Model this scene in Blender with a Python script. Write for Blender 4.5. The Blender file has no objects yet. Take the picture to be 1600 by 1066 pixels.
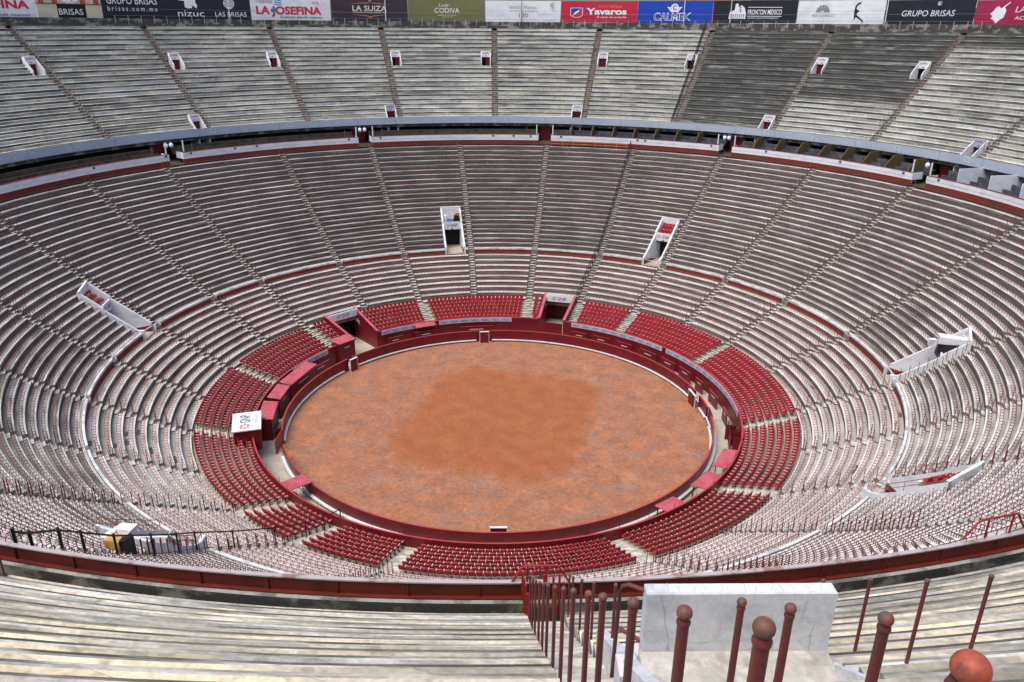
import bpy, math, random
import numpy as np
random.seed(7); RNG = np.random.default_rng(7)
S = bpy.context.scene
C = S.collection
R = math.radians
# ------------------------------------------------------------------ camera, sky, sun, exposure
cam = bpy.data.cameras.new("camera"); camo = bpy.data.objects.new("camera", cam); C.objects.link(camo)
cam.sensor_width = 36.0; cam.lens = 36.0 * 1215.784 / 1600.0
cam.clip_start = 0.05; cam.clip_end = 3000
CAM = np.array([0.0, -70.336, 37.039])
def _cam():
    from mathutils import Matrix, Vector
    yaw, pit, rol = R(1.0463), R(22.0544), R(0.43955)
    f = Vector((math.sin(yaw)*math.cos(pit), math.cos(yaw)*math.cos(pit), -math.sin(pit)))
    r = Vector((math.cos(yaw), -math.sin(yaw), 0)); u = r.cross(f)
    r2 = math.cos(rol)*r + math.sin(rol)*u; u2 = -math.sin(rol)*r + math.cos(rol)*u
    m = Matrix((r2, u2, -f)).transposed().to_4x4(); m.translation = Vector(CAM)
    camo.matrix_world = m
    return np.array(r2), np.array(u2), np.array(f)
CR, CU, CF = _cam()
S.camera = camo
W = bpy.data.worlds.new("World"); S.world = W; W.use_nodes = True
SUN_EL, SUN_AZ = 66.0, -128.0           # azimuth measured like the stands: 0 = far side, + = clockwise seen from above
nt = W.node_tree; bg = nt.nodes["Background"]
sky = nt.nodes.new("ShaderNodeTexSky"); sky.sky_type = 'NISHITA'; sky.sun_disc = False
sky.sun_elevation = R(SUN_EL); sky.sun_rotation = R(SUN_AZ); sky.dust_density = 4.0; sky.air_density = 1.0; sky.ozone_density = 1.0
nt.links.new(sky.outputs[0], bg.inputs[0]); bg.inputs[1].default_value = 0.15
sl = bpy.data.lights.new("sun", 'SUN'); sl.energy = 0.95; sl.angle = R(40); sl.color = (1.0, 0.95, 0.86)
so = bpy.data.objects.new("sun", sl); C.objects.link(so)
so.rotation_euler = (R(90 - SUN_EL), 0, R(180 - SUN_AZ))
S.view_settings.view_transform = 'Standard'; S.view_settings.look = 'None'
S.view_settings.exposure = 0.66; S.view_settings.gamma = 1.0
S.render.resolution_x = 1024; S.render.resolution_y = 682
# ------------------------------------------------------------------ helpers
def P(r, a, z):
    a = np.radians(a); return np.stack([r*np.sin(a), r*np.cos(a), z + 0*r*a], -1)
def lerp(a, b, t): return a + (b - a)*t
class MB:
    """collects quads with a material index and two attributes"""
    def __init__(s): s.v=[]; s.f=[]; s.m=[]; s.st=[]; s.g=[]; s.n=0; s.poly=[]
    def add(s, v, f, m=0, st=None, g=None):
        v=np.asarray(v,float).reshape(-1,3); f=np.asarray(f,int).reshape(-1,4)
        s.v.append(v); s.f.append(f+s.n)
        s.m.append(np.full(len(f),m,int) if np.isscalar(m) else np.asarray(m,int))
        s.st.append(np.zeros((len(v),3)) if st is None else np.asarray(st,float).reshape(-1,3))
        s.g.append(np.zeros(len(v)) if g is None else np.broadcast_to(np.asarray(g,float).reshape(-1),(len(v),)))
        s.n+=len(v)
    def ngon(s, v, m=0):
        v=np.asarray(v,float); s.v.append(v); s.st.append(np.zeros((len(v),3))); s.g.append(np.zeros(len(v)))
        s.poly.append((list(range(s.n,s.n+len(v))),m)); s.n+=len(v)
    def grid(s, pts, m=0, st=None, g=None):
        """pts (n,k,3)"""
        n,k=pts.shape[:2]; i=np.arange(n*k).reshape(n,k)
        f=np.stack([i[:-1,:-1],i[:-1,1:],i[1:,1:],i[1:,:-1]],-1).reshape(-1,4)
        if not np.isscalar(m): m=np.repeat(np.asarray(m),k-1)
        s.add(pts.reshape(-1,3),f,m,st,g)
    def sweep(s, prof, fL, fR, n, row=0.0, grime=None):
        """prof: list of (r, z, mat of the strip that starts here); fL, fR: azimuth of r"""
        r=np.array([p[0] for p in prof],float); z=np.array([p[1] for p in prof],float); mm=[p[2] for p in prof][:-1]
        t=np.linspace(0,1,n+1)[None,:]
        L=np.array([fL(x) for x in r])[:,None]; Q=np.array([fR(x) for x in r])[:,None]
        a=L+(Q-L)*t
        pts=P(r[:,None]+0*a,a,z[:,None]+0*a)
        st=np.stack([np.radians(a)*r[:,None], row+0*r[:,None]+0*a, .35*np.arange(len(r))[:,None]+0*a],-1)
        g=None if grime is None else grime(a,r[:,None]+0*a).reshape(-1)
        # strips do not share vertices so that every strip stays flat-shaded with its own attributes
        self_n=len(r)
        s.grid(pts,mm,st,g)
    def box(s, c, d, rz=0.0, m=0, tilt=None):
        x,y,z=d[0]/2,d[1]/2,d[2]/2
        v=np.array([[-x,-y,-z],[x,-y,-z],[x,y,-z],[-x,y,-z],[-x,-y,z],[x,-y,z],[x,y,z],[-x,y,z]])
        if tilt: # rotation about local x
            ct,stt=math.cos(tilt),math.sin(tilt); v=np.stack([v[:,0],v[:,1]*ct-v[:,2]*stt,v[:,1]*stt+v[:,2]*ct],-1)
        cz,sz=math.cos(rz),math.sin(rz)
        v=np.stack([v[:,0]*cz-v[:,1]*sz,v[:,0]*sz+v[:,1]*cz,v[:,2]],-1)+np.asarray(c,float)
        s.add(v,[[3,2,1,0],[4,5,6,7],[0,1,5,4],[1,2,6,5],[2,3,7,6],[3,0,4,7]],m)
    def abox(s, r0, r1, a0, a1, z0, z1, n=1, m=0):
        """block between two radii and two azimuths"""
        a=np.linspace(a0,a1,n+1)
        ring=np.stack([P(np.full(n+1,r0),a,np.full(n+1,z0)),P(np.full(n+1,r0),a,np.full(n+1,z1)),P(np.full(n+1,r1),a,np.full(n+1,z1)),P(np.full(n+1,r1),a,np.full(n+1,z0)),P(np.full(n+1,r0),a,np.full(n+1,z0))])
        s.grid(ring,m)
        for k in (0,n):
            s.add(ring[:4,k],[[0,1,2,3]],m)
    def tube(s, pts, rad, k=6, m=0, caps=True):
        pts=np.asarray(pts,float); n=len(pts)
        rad=np.broadcast_to(np.asarray(rad,float),(n,))
        tan=np.gradient(pts,axis=0); tan/=np.linalg.norm(tan,axis=1)[:,None]+1e-12
        up=np.array([0,0,1.0]); 
        ref=np.where(np.abs(tan@up)[:,None]>.9,np.array([[1.0,0,0]]),up[None])
        a=np.cross(tan,ref); a/=np.linalg.norm(a,axis=1)[:,None]; b=np.cross(tan,a)
        th=np.linspace(0,2*np.pi,k+1)
        g=pts[:,None]+rad[:,None,None]*(a[:,None]*np.cos(th)[None,:,None]+b[:,None]*np.sin(th)[None,:,None])
        s.grid(g,m)
        if caps:
            for q in (0,-1): s.ngon(g[q][:-1],m)
    def ball(s, c, rad, m=0, nu=12, nv=8):
        th=np.linspace(0,2*np.pi,nu+1); ph=np.linspace(0,np.pi,nv+1)
        if np.isscalar(rad): rad=(rad,rad,rad)
        g=np.stack([rad[0]*np.sin(ph)[:,None]*np.cos(th)[None],rad[1]*np.sin(ph)[:,None]*np.sin(th)[None],rad[2]*np.cos(ph)[:,None]+0*th[None]],-1)+np.asarray(c,float)
        s.grid(g,m)
    def build(s, name, mats, parent=None, smooth=False, attrs=True):
        me=bpy.data.meshes.new(name)
        v=np.concatenate(s.v) if s.v else np.zeros((0,3))
        f=np.concatenate(s.f) if s.f else np.zeros((0,4),int); m=np.concatenate(s.m) if s.m else np.zeros(0,int)
        loops=[f.reshape(-1)]; tot=[np.full(len(f),4)]; mi=[m]
        for p,pm in s.poly: loops.append(np.array(p)); tot.append(np.array([len(p)])); mi.append(np.array([pm]))
        loops=np.concatenate(loops).astype(np.int32); tot=np.concatenate(tot).astype(np.int32); mi=np.concatenate(mi).astype(np.int32)
        me.vertices.add(len(v)); me.vertices.foreach_set("co",v.astype(np.float32).reshape(-1))
        me.loops.add(len(loops)); me.loops.foreach_set("vertex_index",loops)
        me.polygons.add(len(tot)); me.polygons.foreach_set("loop_start",np.concatenate([[0],np.cumsum(tot)[:-1]]).astype(np.int32))
        if not isinstance(mats,(list,tuple)): mats=[mats]
        for x in mats: me.materials.append(x)
        me.polygons.foreach_set("material_index",mi)
        if attrs:
            a=me.attributes.new("st",'FLOAT_VECTOR','POINT'); a.data.foreach_set("vector",np.concatenate(s.st).astype(np.float32).reshape(-1))
            a=me.attributes.new("grime",'FLOAT','POINT'); a.data.foreach_set("value",np.concatenate(s.g).astype(np.float32))
        me.update(calc_edges=True); me.validate(clean_customdata=False)
        if smooth: me.polygons.foreach_set("use_smooth",[True]*len(me.polygons))
        else: me.polygons.foreach_set("use_smooth",[False]*len(me.polygons))
        o=bpy.data.objects.new(name,me); C.objects.link(o)
        if parent is not None: o.parent=parent; o.matrix_parent_inverse=parent.matrix_world.inverted() if False else o.matrix_parent_inverse
        return o
def tag(o, label=None, cat=None, group=None, kind=None):
    if label: o["label"]=label
    if cat: o["category"]=cat
    if group: o["group"]=group
    if kind: o["kind"]=kind
    return o
def empty(name, label, cat, loc=(0,0,0), group=None):
    o=bpy.data.objects.new(name,None); C.objects.link(o); o.location=loc; o.empty_display_size=.3
    return tag(o,label,cat,group)
class Frame:
    """local frame standing on the stands: x along the tier (to the viewer's right on the far side), y outward, z up"""
    def __init__(s, r, az, z):
        a=R(az); s.o=np.array([r*math.sin(a),r*math.cos(a),z]); s.x=np.array([math.cos(a),-math.sin(a),0]); s.y=np.array([math.sin(a),math.cos(a),0]); s.rz=-a
        s.loc=tuple(s.o)
# ------------------------------------------------------------------ materials
def mat(name, c, rough=.85, c2=None, sc=(1,1,1), lo=.45, hi=.62, coord='obj', fine=.0, fsc=9.0, grime=None, gs=(.5,3,1), c3=None, sc3=(.25,.25,.25), lo3=.5, hi3=.62, spec=.3, bump=0.0, speck=None, ssc=3.0, slo=.56, shi=.70, sam=.7, joint=0.0, jvar=.14):
    m=bpy.data.materials.new(name); m.use_nodes=True; t=m.node_tree; N=t.nodes; L=t.links
    b=N["Principled BSDF"]; b.inputs["Roughness"].default_value=rough; b.inputs["Specular IOR Level"].default_value=spec
    c=tuple(c)+(1,)
    b.inputs["Base Color"].default_value=c
    if coord=='st':
        co=N.new("ShaderNodeAttribute"); co.attribute_name="st"; vec=co.outputs["Vector"]
    else:
        co=N.new("ShaderNodeNewGeometry"); vec=co.outputs["Position"]
    def noise(scale, det=4.0, v=None):
        mp=N.new("ShaderNodeMapping"); mp.inputs["Scale"].default_value=scale; L.new(v or vec,mp.inputs["Vector"])
        n=N.new("ShaderNodeTexNoise"); n.inputs["Scale"].default_value=1.0; n.inputs["Detail"].default_value=det; n.inputs["Roughness"].default_value=.62
        L.new(mp.outputs[0],n.inputs["Vector"]); return n.outputs["Fac"]
    def ramp(x,a,bb):
        n=N.new("ShaderNodeMapRange"); n.inputs["From Min"].default_value=a; n.inputs["From Max"].default_value=bb; n.interpolation_type='SMOOTHSTEP'
        L.new(x,n.inputs["Value"]); return n.outputs["Result"]
    def mix(fac,A,B,mode='MIX'):
        n=N.new("ShaderNodeMix"); n.data_type='RGBA'; n.blend_type=mode
        if isinstance(fac,float): n.inputs["Factor"].default_value=fac
        else: L.new(fac,n.inputs["Factor"])
        for s_,x in (("A",A),("B",B)):
            sock=[i for i in n.inputs if i.name==s_ and i.type=='RGBA'][0]
            if isinstance(x,tuple): sock.default_value=x
            else: L.new(x,sock)
        return [o for o in n.outputs if o.type=='RGBA'][0]
    cur=c
    if c2 is not None: cur=mix(ramp(noise(sc),lo,hi),cur,tuple(c2)+(1,))
    if c3 is not None: cur=mix(ramp(noise(sc3),lo3,hi3),cur,tuple(c3)+(1,))
    if grime is not None:
        at=N.new("ShaderNodeAttribute"); at.attribute_name="grime"
        nn=ramp(noise(gs,5.0),.30,.62)
        ad=N.new("ShaderNodeMath"); ad.operation='MULTIPLY_ADD'; L.new(at.outputs["Fac"],ad.inputs[0]); ad.inputs[1].default_value=1.5; ad.inputs[2].default_value=-.75
        a2=N.new("ShaderNodeMath"); a2.operation='ADD'; a2.use_clamp=True; L.new(ad.outputs[0],a2.inputs[0]); L.new(nn,a2.inputs[1])
        mu=N.new("ShaderNodeMath"); mu.operation='MULTIPLY'; mu.use_clamp=True; L.new(a2.outputs[0],mu.inputs[0]); mu.inputs[1].default_value=.93
        cur=mix(mu.outputs[0],cur,tuple(grime)+(1,))
    if joint:
        at2=N.new("ShaderNodeAttribute"); at2.attribute_name="st"; sx=N.new("ShaderNodeSeparateXYZ"); L.new(at2.outputs["Vector"],sx.inputs[0])
        def mth(op,a,bv,cv=None):
            n=N.new("ShaderNodeMath"); n.operation=op
            for k_,x in enumerate((a,bv,cv)):
                if x is None: continue
                if isinstance(x,(int,float)): n.inputs[k_].default_value=x
                else: L.new(x,n.inputs[k_])
            return n.outputs[0]
        u=mth('ADD',mth('DIVIDE',sx.outputs[0],joint),mth('MULTIPLY',sx.outputs[1],.37)); fl=mth('FLOOR',u,0); fr=mth('FRACT',u,0)
        cv=N.new("ShaderNodeCombineXYZ"); L.new(fl,cv.inputs[0]); L.new(sx.outputs[1],cv.inputs[1])
        wn=N.new("ShaderNodeTexWhiteNoise"); wn.noise_dimensions='2D'; L.new(cv.outputs[0],wn.inputs["Vector"])
        br=mth('MULTIPLY_ADD',wn.outputs["Value"],2*jvar,1-jvar); br=mth('MULTIPLY',br,mth('SUBTRACT',1.0,mth('MULTIPLY',mth('LESS_THAN',fr,.018/joint),.6)))
        cj=N.new("ShaderNodeCombineColor")
        for k_ in range(3): L.new(br,cj.inputs[k_])
        cur=mix(1.0,cur,cj.outputs[0],'MULTIPLY')
    pos=None
    if fine or speck is not None:
        gn=N.new("ShaderNodeNewGeometry"); pos=gn.outputs["Position"]
    if speck is not None:
        q=ramp(noise((ssc,ssc,ssc),6.0,pos),slo,shi); mu=N.new("ShaderNodeMath"); mu.operation='MULTIPLY'; L.new(q,mu.inputs[0]); mu.inputs[1].default_value=sam
        cur=mix(mu.outputs[0],cur,tuple(speck)+(1,))
    if fine:
        n=noise((fsc,fsc,fsc),5.0,pos); rr=N.new("ShaderNodeMapRange"); rr.inputs["From Min"].default_value=.3; rr.inputs["From Max"].default_value=.7
        rr.inputs["To Min"].default_value=1-fine; rr.inputs["To Max"].default_value=1+fine; L.new(n,rr.inputs["Value"])
        cb=N.new("ShaderNodeCombineColor"); 
        for k in range(3): L.new(rr.outputs[0],cb.inputs[k])
        cur=mix(1.0,cur,cb.outputs[0],'MULTIPLY')
        if bump:
            bp=N.new("ShaderNodeBump"); bp.inputs["Strength"].default_value=bump; bp.inputs["Distance"].default_value=.02; L.new(n,bp.inputs["Height"]); L.new(bp.outputs[0],b.inputs["Normal"])
    if not isinstance(cur,tuple): L.new(cur,b.inputs["Base Color"])
    return m
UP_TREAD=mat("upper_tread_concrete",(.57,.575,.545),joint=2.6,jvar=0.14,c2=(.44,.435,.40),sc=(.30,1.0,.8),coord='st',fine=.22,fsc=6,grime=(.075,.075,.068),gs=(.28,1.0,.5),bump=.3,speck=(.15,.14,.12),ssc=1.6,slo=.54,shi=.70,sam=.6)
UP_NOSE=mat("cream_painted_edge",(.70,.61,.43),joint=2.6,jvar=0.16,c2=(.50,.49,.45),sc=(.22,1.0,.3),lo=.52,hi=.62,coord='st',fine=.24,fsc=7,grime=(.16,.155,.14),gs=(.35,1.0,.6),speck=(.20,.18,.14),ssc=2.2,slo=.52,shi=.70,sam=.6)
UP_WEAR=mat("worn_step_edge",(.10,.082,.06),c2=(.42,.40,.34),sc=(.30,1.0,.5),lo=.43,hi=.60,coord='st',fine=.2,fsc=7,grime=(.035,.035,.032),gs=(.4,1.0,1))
UP_RISER=mat("upper_riser_stain_shade",(.20,.20,.185),joint=2.6,jvar=0.3,c2=(.06,.06,.056),sc=(.22,1.0,.7),lo=.38,hi=.58,coord='st',fine=.15,fsc=5,grime=(.04,.04,.037),gs=(.3,1.0,1))  # dark riser under the nose: dirt plus overhang shade put into the colour
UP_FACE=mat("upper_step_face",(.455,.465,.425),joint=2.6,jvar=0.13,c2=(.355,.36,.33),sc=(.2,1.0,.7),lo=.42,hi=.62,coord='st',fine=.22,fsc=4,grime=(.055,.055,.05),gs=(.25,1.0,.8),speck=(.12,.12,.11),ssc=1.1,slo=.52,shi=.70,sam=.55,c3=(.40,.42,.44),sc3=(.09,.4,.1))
ST_TREAD=mat("stair_concrete",(.60,.585,.53),c2=(.42,.41,.37),sc=(1.1,1.3,1.1),coord='obj',fine=.12,fsc=6,grime=(.16,.12,.09),gs=(1,3,1))
ST_RISER=mat("stair_riser",(.17,.15,.13),c2=(.07,.06,.055),sc=(1.2,1.2,1.2),fine=.1)
ST_RUST=mat("upper_stair_edge",(.36,.25,.19),c2=(.5,.48,.43),sc=(1.5,1.5,1.5),fine=.15)
LO_SEAT=mat("painted_seat_strip",(.53,.51,.475),joint=1.9,jvar=0.15,c2=(.44,.41,.385),sc=(.25,1.0,1),lo=.5,hi=.68,coord='st',fine=.16,fsc=7,grime=(.17,.125,.11),gs=(.10,1.0,.2),speck=(.24,.20,.18),ssc=.9,slo=.54,shi=.72,sam=.6)
LO_NOSE=mat("white_seat_edge",(.68,.68,.64),joint=1.9,jvar=0.12,c2=(.46,.46,.42),sc=(.35,1.0,.5),lo=.5,hi=.64,coord='st',fine=.1,grime=(.27,.26,.22),gs=(.3,1.0,.6))
LO_FOOT=mat("foot_tread_concrete",(.45,.44,.405),joint=1.9,jvar=0.13,c2=(.40,.36,.33),sc=(.2,1.0,.6),coord='st',fine=.16,fsc=6,grime=(.21,.18,.16),gs=(.12,1.0,.3),speck=(.20,.18,.16),ssc=.8,slo=.55,shi=.72,sam=.65)
LO_RISER=mat("red_brown_riser",(.20,.10,.088),joint=1.9,jvar=0.18,c2=(.15,.115,.103),sc=(.12,1.0,.5),lo=.42,hi=.6,coord='st',fine=.15,grime=(.055,.042,.038),gs=(.25,1.0,.6))
MID_RISER=mat("weathered_brown_riser",(.165,.10,.09),joint=1.7,jvar=0.22,c2=(.125,.11,.10),sc=(.12,1.0,.5),lo=.40,hi=.58,coord='st',fine=.2,grime=(.075,.066,.058),gs=(.25,1.0,.6),speck=(.24,.22,.20),ssc=2.5,slo=.55,shi=.66,sam=.5)
MID_SEAT=mat("weathered_seat_strip",(.55,.515,.49),joint=1.7,jvar=0.24,c2=(.37,.35,.325),sc=(.3,1.0,1),lo=.45,hi=.64,coord='st',fine=.2,fsc=7,grime=(.13,.115,.10),gs=(.12,1.0,.2))
LO_SHADE=mat("shaded_riser_top",(.095,.093,.088),c2=(.22,.215,.20),sc=(.25,1.0,.6),coord='st',fine=.15)  # shadow line below the seat edge, painted as a dark riser band
RED_FOOT=mat("tan_concrete",(.47,.41,.32),c2=(.40,.36,.29),sc=(.5,.5,.5),fine=.08,fsc=6)
RAIL_RED=mat("faded_red_rail",(.30,.075,.062),c2=(.38,.16,.14),sc=(3,3,3),rough=.6)
POST_RED=mat("dark_red_post",(.155,.036,.035),c2=(.115,.04,.038),sc=(2,2,1),rough=.45,fine=.12,fsc=40)
POST_BALL=mat("rusted_ball",(.16,.066,.055),c2=(.11,.075,.066),sc=(14,14,14),rough=.5,c3=(.33,.06,.025),sc3=(22,22,22),lo3=.56,hi3=.66,fine=.2,fsc=60)
BALL_NEAR=mat("peeling_red_ball",(.36,.075,.04),c2=(.24,.07,.045),sc=(26,26,26),rough=.45,c3=(.11,.06,.05),sc3=(34,34,34),lo3=.58,hi3=.64,fine=.2,fsc=90)
POST_BRIGHT=mat("bright_red_rail",(.32,.022,.016),c2=(.24,.02,.018),sc=(3,3,3),rough=.45)
BEAM=mat("red_oxide_steel",(.125,.018,.012),c2=(.085,.014,.011),sc=(.9,.9,2),rough=.55,fine=.1,fsc=12)
BEAM_TOP=mat("weathered_steel_top",(.42,.37,.37),c2=(.26,.14,.12),sc=(1.2,1.2,1.2),lo=.5,hi=.66)
WET_CONC=mat("mould_dark_concrete",(.06,.058,.052),c2=(.24,.225,.195),sc=(.7,.7,1.1),lo=.48,hi=.62,fine=.2,fsc=8)
KERB_TOP=mat("kerb_top_concrete",(.33,.32,.29),c2=(.14,.135,.12),sc=(.9,.9,.9),fine=.15)
FASCIA=mat("blue_grey_fascia",(.41,.46,.53),c2=(.37,.42,.49),sc=(.25,.25,.6),fine=.05,fsc=3)
FASCIA_LINE=mat("fascia_joint",(.16,.20,.27)); FASCIA_WHITE=mat("white_outline_paint",(.62,.65,.7))
WHITE=mat("white_paint",(.72,.73,.76),c2=(.62,.63,.66),sc=(.7,.7,1.6),rough=.7,fine=.04)
WHITE_OLD=mat("cracked_white_paint",(.66,.67,.69),c2=(.50,.52,.55),sc=(1.3,1.3,2.2),lo=.42,hi=.66,fine=.1,fsc=14,speck=(.30,.31,.32),ssc=2.6,slo=.56,shi=.74,sam=.5)
BRICK=mat("red_oxide_skirting",(.18,.03,.024),c2=(.13,.028,.022),sc=(.6,.6,1),fine=.08)
SEAT_RED=mat("red_seat_plastic",(.38,.022,.033),c2=(.29,.017,.027),sc=(1.7,1.7,1.7),lo=.4,hi=.62,c3=(.40,.045,.05),sc3=(.9,.9,.9),lo3=.56,hi3=.66,rough=.42,spec=.4)
SEAT_DARK=mat("seat_underframe",(.05,.012,.018),rough=.6); ARM=mat("pale_armrest",(.62,.57,.57),rough=.5)
FENCE_RED=mat("crimson_boards",(.165,.008,.014),c2=(.125,.008,.014),sc=(.8,.8,.8),rough=.42,fine=.14,fsc=4,spec=.4,speck=(.25,.03,.035),ssc=1.7,slo=.58,shi=.72,sam=.5)
FENCE_TOP=mat("worn_red_edge",(.38,.05,.05),rough=.5)
PINK=mat("faded_pink_roof",(.47,.10,.13),c2=(.38,.07,.095),sc=(1.1,1.1,1.1),c3=(.52,.2,.22),sc3=(4,4,4),lo3=.6,hi3=.7,fine=.06)
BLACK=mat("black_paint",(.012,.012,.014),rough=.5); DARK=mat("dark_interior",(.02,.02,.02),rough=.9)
DOOR=mat("maroon_door",(.11,.008,.012),rough=.5); ORANGE=mat("orange_rail",(.55,.24,.09),rough=.5)
PALCO_DARK=mat("dark_wooden_seats",(.085,.066,.048),c2=(.05,.04,.032),sc=(1,1,1)); PALCO_BLUE=mat("dark_blue_seats",(.055,.062,.078),c2=(.10,.11,.13),sc=(1.2,1.2,1.2))
OCHRE=mat("ochre_partition",(.12,.08,.035)); STONE=mat("callejon_floor",(.47,.43,.36),c2=(.38,.35,.31),sc=(.7,.7,.7),fine=.08,c3=(.46,.36,.25),sc3=(.4,.4,.4),lo3=.56,hi3=.68)
LILAC=mat("lilac_banner",(.47,.45,.56)); NAVY=mat("navy_letter",(.02,.03,.09)); GREEN=mat("exit_green",(.02,.09,.05))
FLOWER=mat("orange_emblem",(.6,.13,.05)); PALEB=mat("plain_white_board",(.74,.76,.80),rough=.6)
SKINW=mat("tarp_white",(.7,.7,.72),c2=(.6,.6,.63),sc=(4,4,4)); CARD=mat("plywood",(.55,.33,.09),c2=(.42,.24,.06),sc=(1,1,14)); TARPB=mat("black_tarp",(.015,.016,.02),rough=.5)
RUST=mat("rusty_iron",(.22,.075,.035),c2=(.14,.05,.03),sc=(9,9,9),fine=.2,fsc=30)
# ------------------------------------------------------------------ sand and callejon floor
def sand_mat():
    m=mat("arena_sand",(.365,.152,.076),c2=(.30,.142,.087),sc=(.8,.8,.8),lo=.44,hi=.57,fine=.22,fsc=2.6,c3=(.30,.165,.115),sc3=(.3,.5,.3),lo3=.5,hi3=.68,rough=.95,bump=.2,speck=(.41,.185,.09),ssc=.33,slo=.54,shi=.66,sam=.6)
    t=m.node_tree; N=t.nodes; L=t.links; b=N["Principled BSDF"]; src=b.inputs["Base Color"].links[0].from_socket
    tc=N.new("ShaderNodeTexCoord");
    def math_(op,a,bv):
        n=N.new("ShaderNodeMath"); n.operation=op
        for i,x in enumerate((a,bv)):
            if isinstance(x,(int,float)): n.inputs[i].default_value=x
            else: L.new(x,n.inputs[i])
        return n.outputs[0]
    mp=N.new("ShaderNodeMapping"); mp.inputs["Rotation"].default_value=(0,0,R(16.5)); L.new(tc.outputs["Object"],mp.inputs[0])
    sp=N.new("ShaderNodeSeparateXYZ"); L.new(mp.outputs[0],sp.inputs[0])
    ax=math_('POWER',math_('ABSOLUTE',math_('DIVIDE',sp.outputs[0],8.9),0),5.0); ay=math_('POWER',math_('ABSOLUTE',math_('DIVIDE',math_('ADD',sp.outputs[1],-.5),11.0),0),5.0)
    d=math_('ADD',ax,ay)
    nz=N.new("ShaderNodeTexNoise"); nz.inputs["Scale"].default_value=.5; nz.inputs["Detail"].default_value=6; nz.inputs["Roughness"].default_value=.7; L.new(tc.outputs["Object"],nz.inputs["Vector"])
    d2=math_('ADD',d,math_('MULTIPLY',math_('ADD',nz.outputs["Fac"],-.5),2.4))
    mr=N.new("ShaderNodeMapRange"); mr.interpolation_type='SMOOTHSTEP'; mr.inputs["From Min"].default_value=.55; mr.inputs["From Max"].default_value=1.65; mr.inputs["To Min"].default_value=.84; mr.inputs["To Max"].default_value=0; L.new(d2,mr.inputs["Value"])
    mx=N.new("ShaderNodeMix"); mx.data_type='RGBA'; L.new(mr.outputs[0],mx.inputs["Factor"])
    A=[i for i in mx.inputs if i.type=='RGBA']; L.new(src,A[0]); A[1].default_value=(.315,.102,.037,1)
    # pale flecks
    vz=N.new("ShaderNodeTexNoise"); vz.inputs["Scale"].default_value=5.5; vz.inputs["Detail"].default_value=2; L.new(tc.outputs["Object"],vz.inputs["Vector"])
    f=N.new("ShaderNodeMapRange"); f.inputs["From Min"].default_value=.68; f.inputs["From Max"].default_value=.76; f.inputs["To Max"].default_value=.55; L.new(vz.outputs["Fac"],f.inputs["Value"])
    m2=N.new("ShaderNodeMix"); m2.data_type='RGBA'; L.new(f.outputs[0],m2.inputs["Factor"]); B=[i for i in m2.inputs if i.type=='RGBA']
    L.new([o for o in mx.outputs if o.type=='RGBA'][0],B[0]); B[1].default_value=(.55,.28,.15,1)
    # drag marks sweeping round the ring
    g1=N.new("ShaderNodeTexNoise"); g1.inputs["Scale"].default_value=3.4; g1.inputs["Detail"].default_value=9; g1.inputs["Roughness"].default_value=.75; L.new(tc.outputs["Object"],g1.inputs["Vector"])
    g2=N.new("ShaderNodeTexNoise"); g2.inputs["Scale"].default_value=.55; g2.inputs["Detail"].default_value=5; L.new(tc.outputs["Object"],g2.inputs["Vector"])
    gg=math_('ADD',math_('MULTIPLY',math_('ADD',g1.outputs["Fac"],-.5),1.1),math_('MULTIPLY',math_('ADD',g2.outputs["Fac"],-.5),.7)); gv=math_('ADD',gg,1.0)
    cc=N.new("ShaderNodeCombineColor")
    for k in range(3): L.new(gv,cc.inputs[k])
    m3=N.new("ShaderNodeMix"); m3.data_type='RGBA'; m3.blend_type='MULTIPLY'; m3.inputs["Factor"].default_value=1.0; D=[i for i in m3.inputs if i.type=='RGBA']
    L.new([o for o in m2.outputs if o.type=='RGBA'][0],D[0]); L.new(cc.outputs[0],D[1])
    L.new([o for o in m3.outputs if o.type=='RGBA'][0],b.inputs["Base Color"])
    return m
def disc(name,r0,r1,z,m,n=180):
    b=MB(); a=np.linspace(0,360,n+1); rs=np.linspace(r0,r1,8)[:,None]
    b.grid(P(rs+0*a[None],a[None]+0*rs,z+0*rs*a[None]),0); return b.build(name,m)
tag(disc("sand_ground",0.001,21.3,0.0,sand_mat()),kind="structure")
tag(disc("callejon_path",21.25,25.0,-.004,STONE),kind="structure")
gb=MB(); a=np.linspace(0,360,121); rs=np.array([76.0,200,900,2400])[:,None]; gb.grid(P(rs+0*a[None],a[None]+0*rs,0*rs*a[None]+17.0),0)
tag(gb.build("ground",mat("city_ground",(.16,.16,.15),c2=(.08,.1,.06),sc=(.02,.02,.02))),kind="structure")
# ------------------------------------------------------------------ tiers
def fn(*vals): 
    return lambda r: float(np.interp(r,(28.7,36.2,50.8),vals))
AD=[fn(*v) for v in [(-165,-166,-172),(-149.3,-150.9,-162),(-136,-137.4,-148),(-122.1,-123.2,-130.5),(-107,-108.2,-114.5),(-93.2,-94.6,-98.8),(-79.5,-80.2,-83.9),(-65.0,-65.4,-67.8),(-53.3,-53.8,-55.6),(-35.7,-35.8,-36.8),(-21.2,-21.2,-21.9),(-6.6,-6.2,-6.8),(8.1,8.0,8.3),(21.6,22.7,23.2),(36.8,37.2,38.1),(51.4,51.7,53.4),(65,66.6,69.1),(80.6,84.1,87.7),(98.5,103.1,107.4),(114.3,118,124.5),(130.5,131.2,141.0),(145,145.8,155.5),(159,159.5,165),(175.5,176.5,178)]]
def hw(w): return lambda r: math.degrees(w/2/r)
def edge(f,w,sgn): return lambda r: f(r)+sgn*math.degrees(w/2/r)
def wrap(f): return lambda r: f(r)+360
def seg_n(fL,fR,r,step): return max(1,int(round((fR(r)-fL(r))*math.radians(1)*r/step)))
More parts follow.
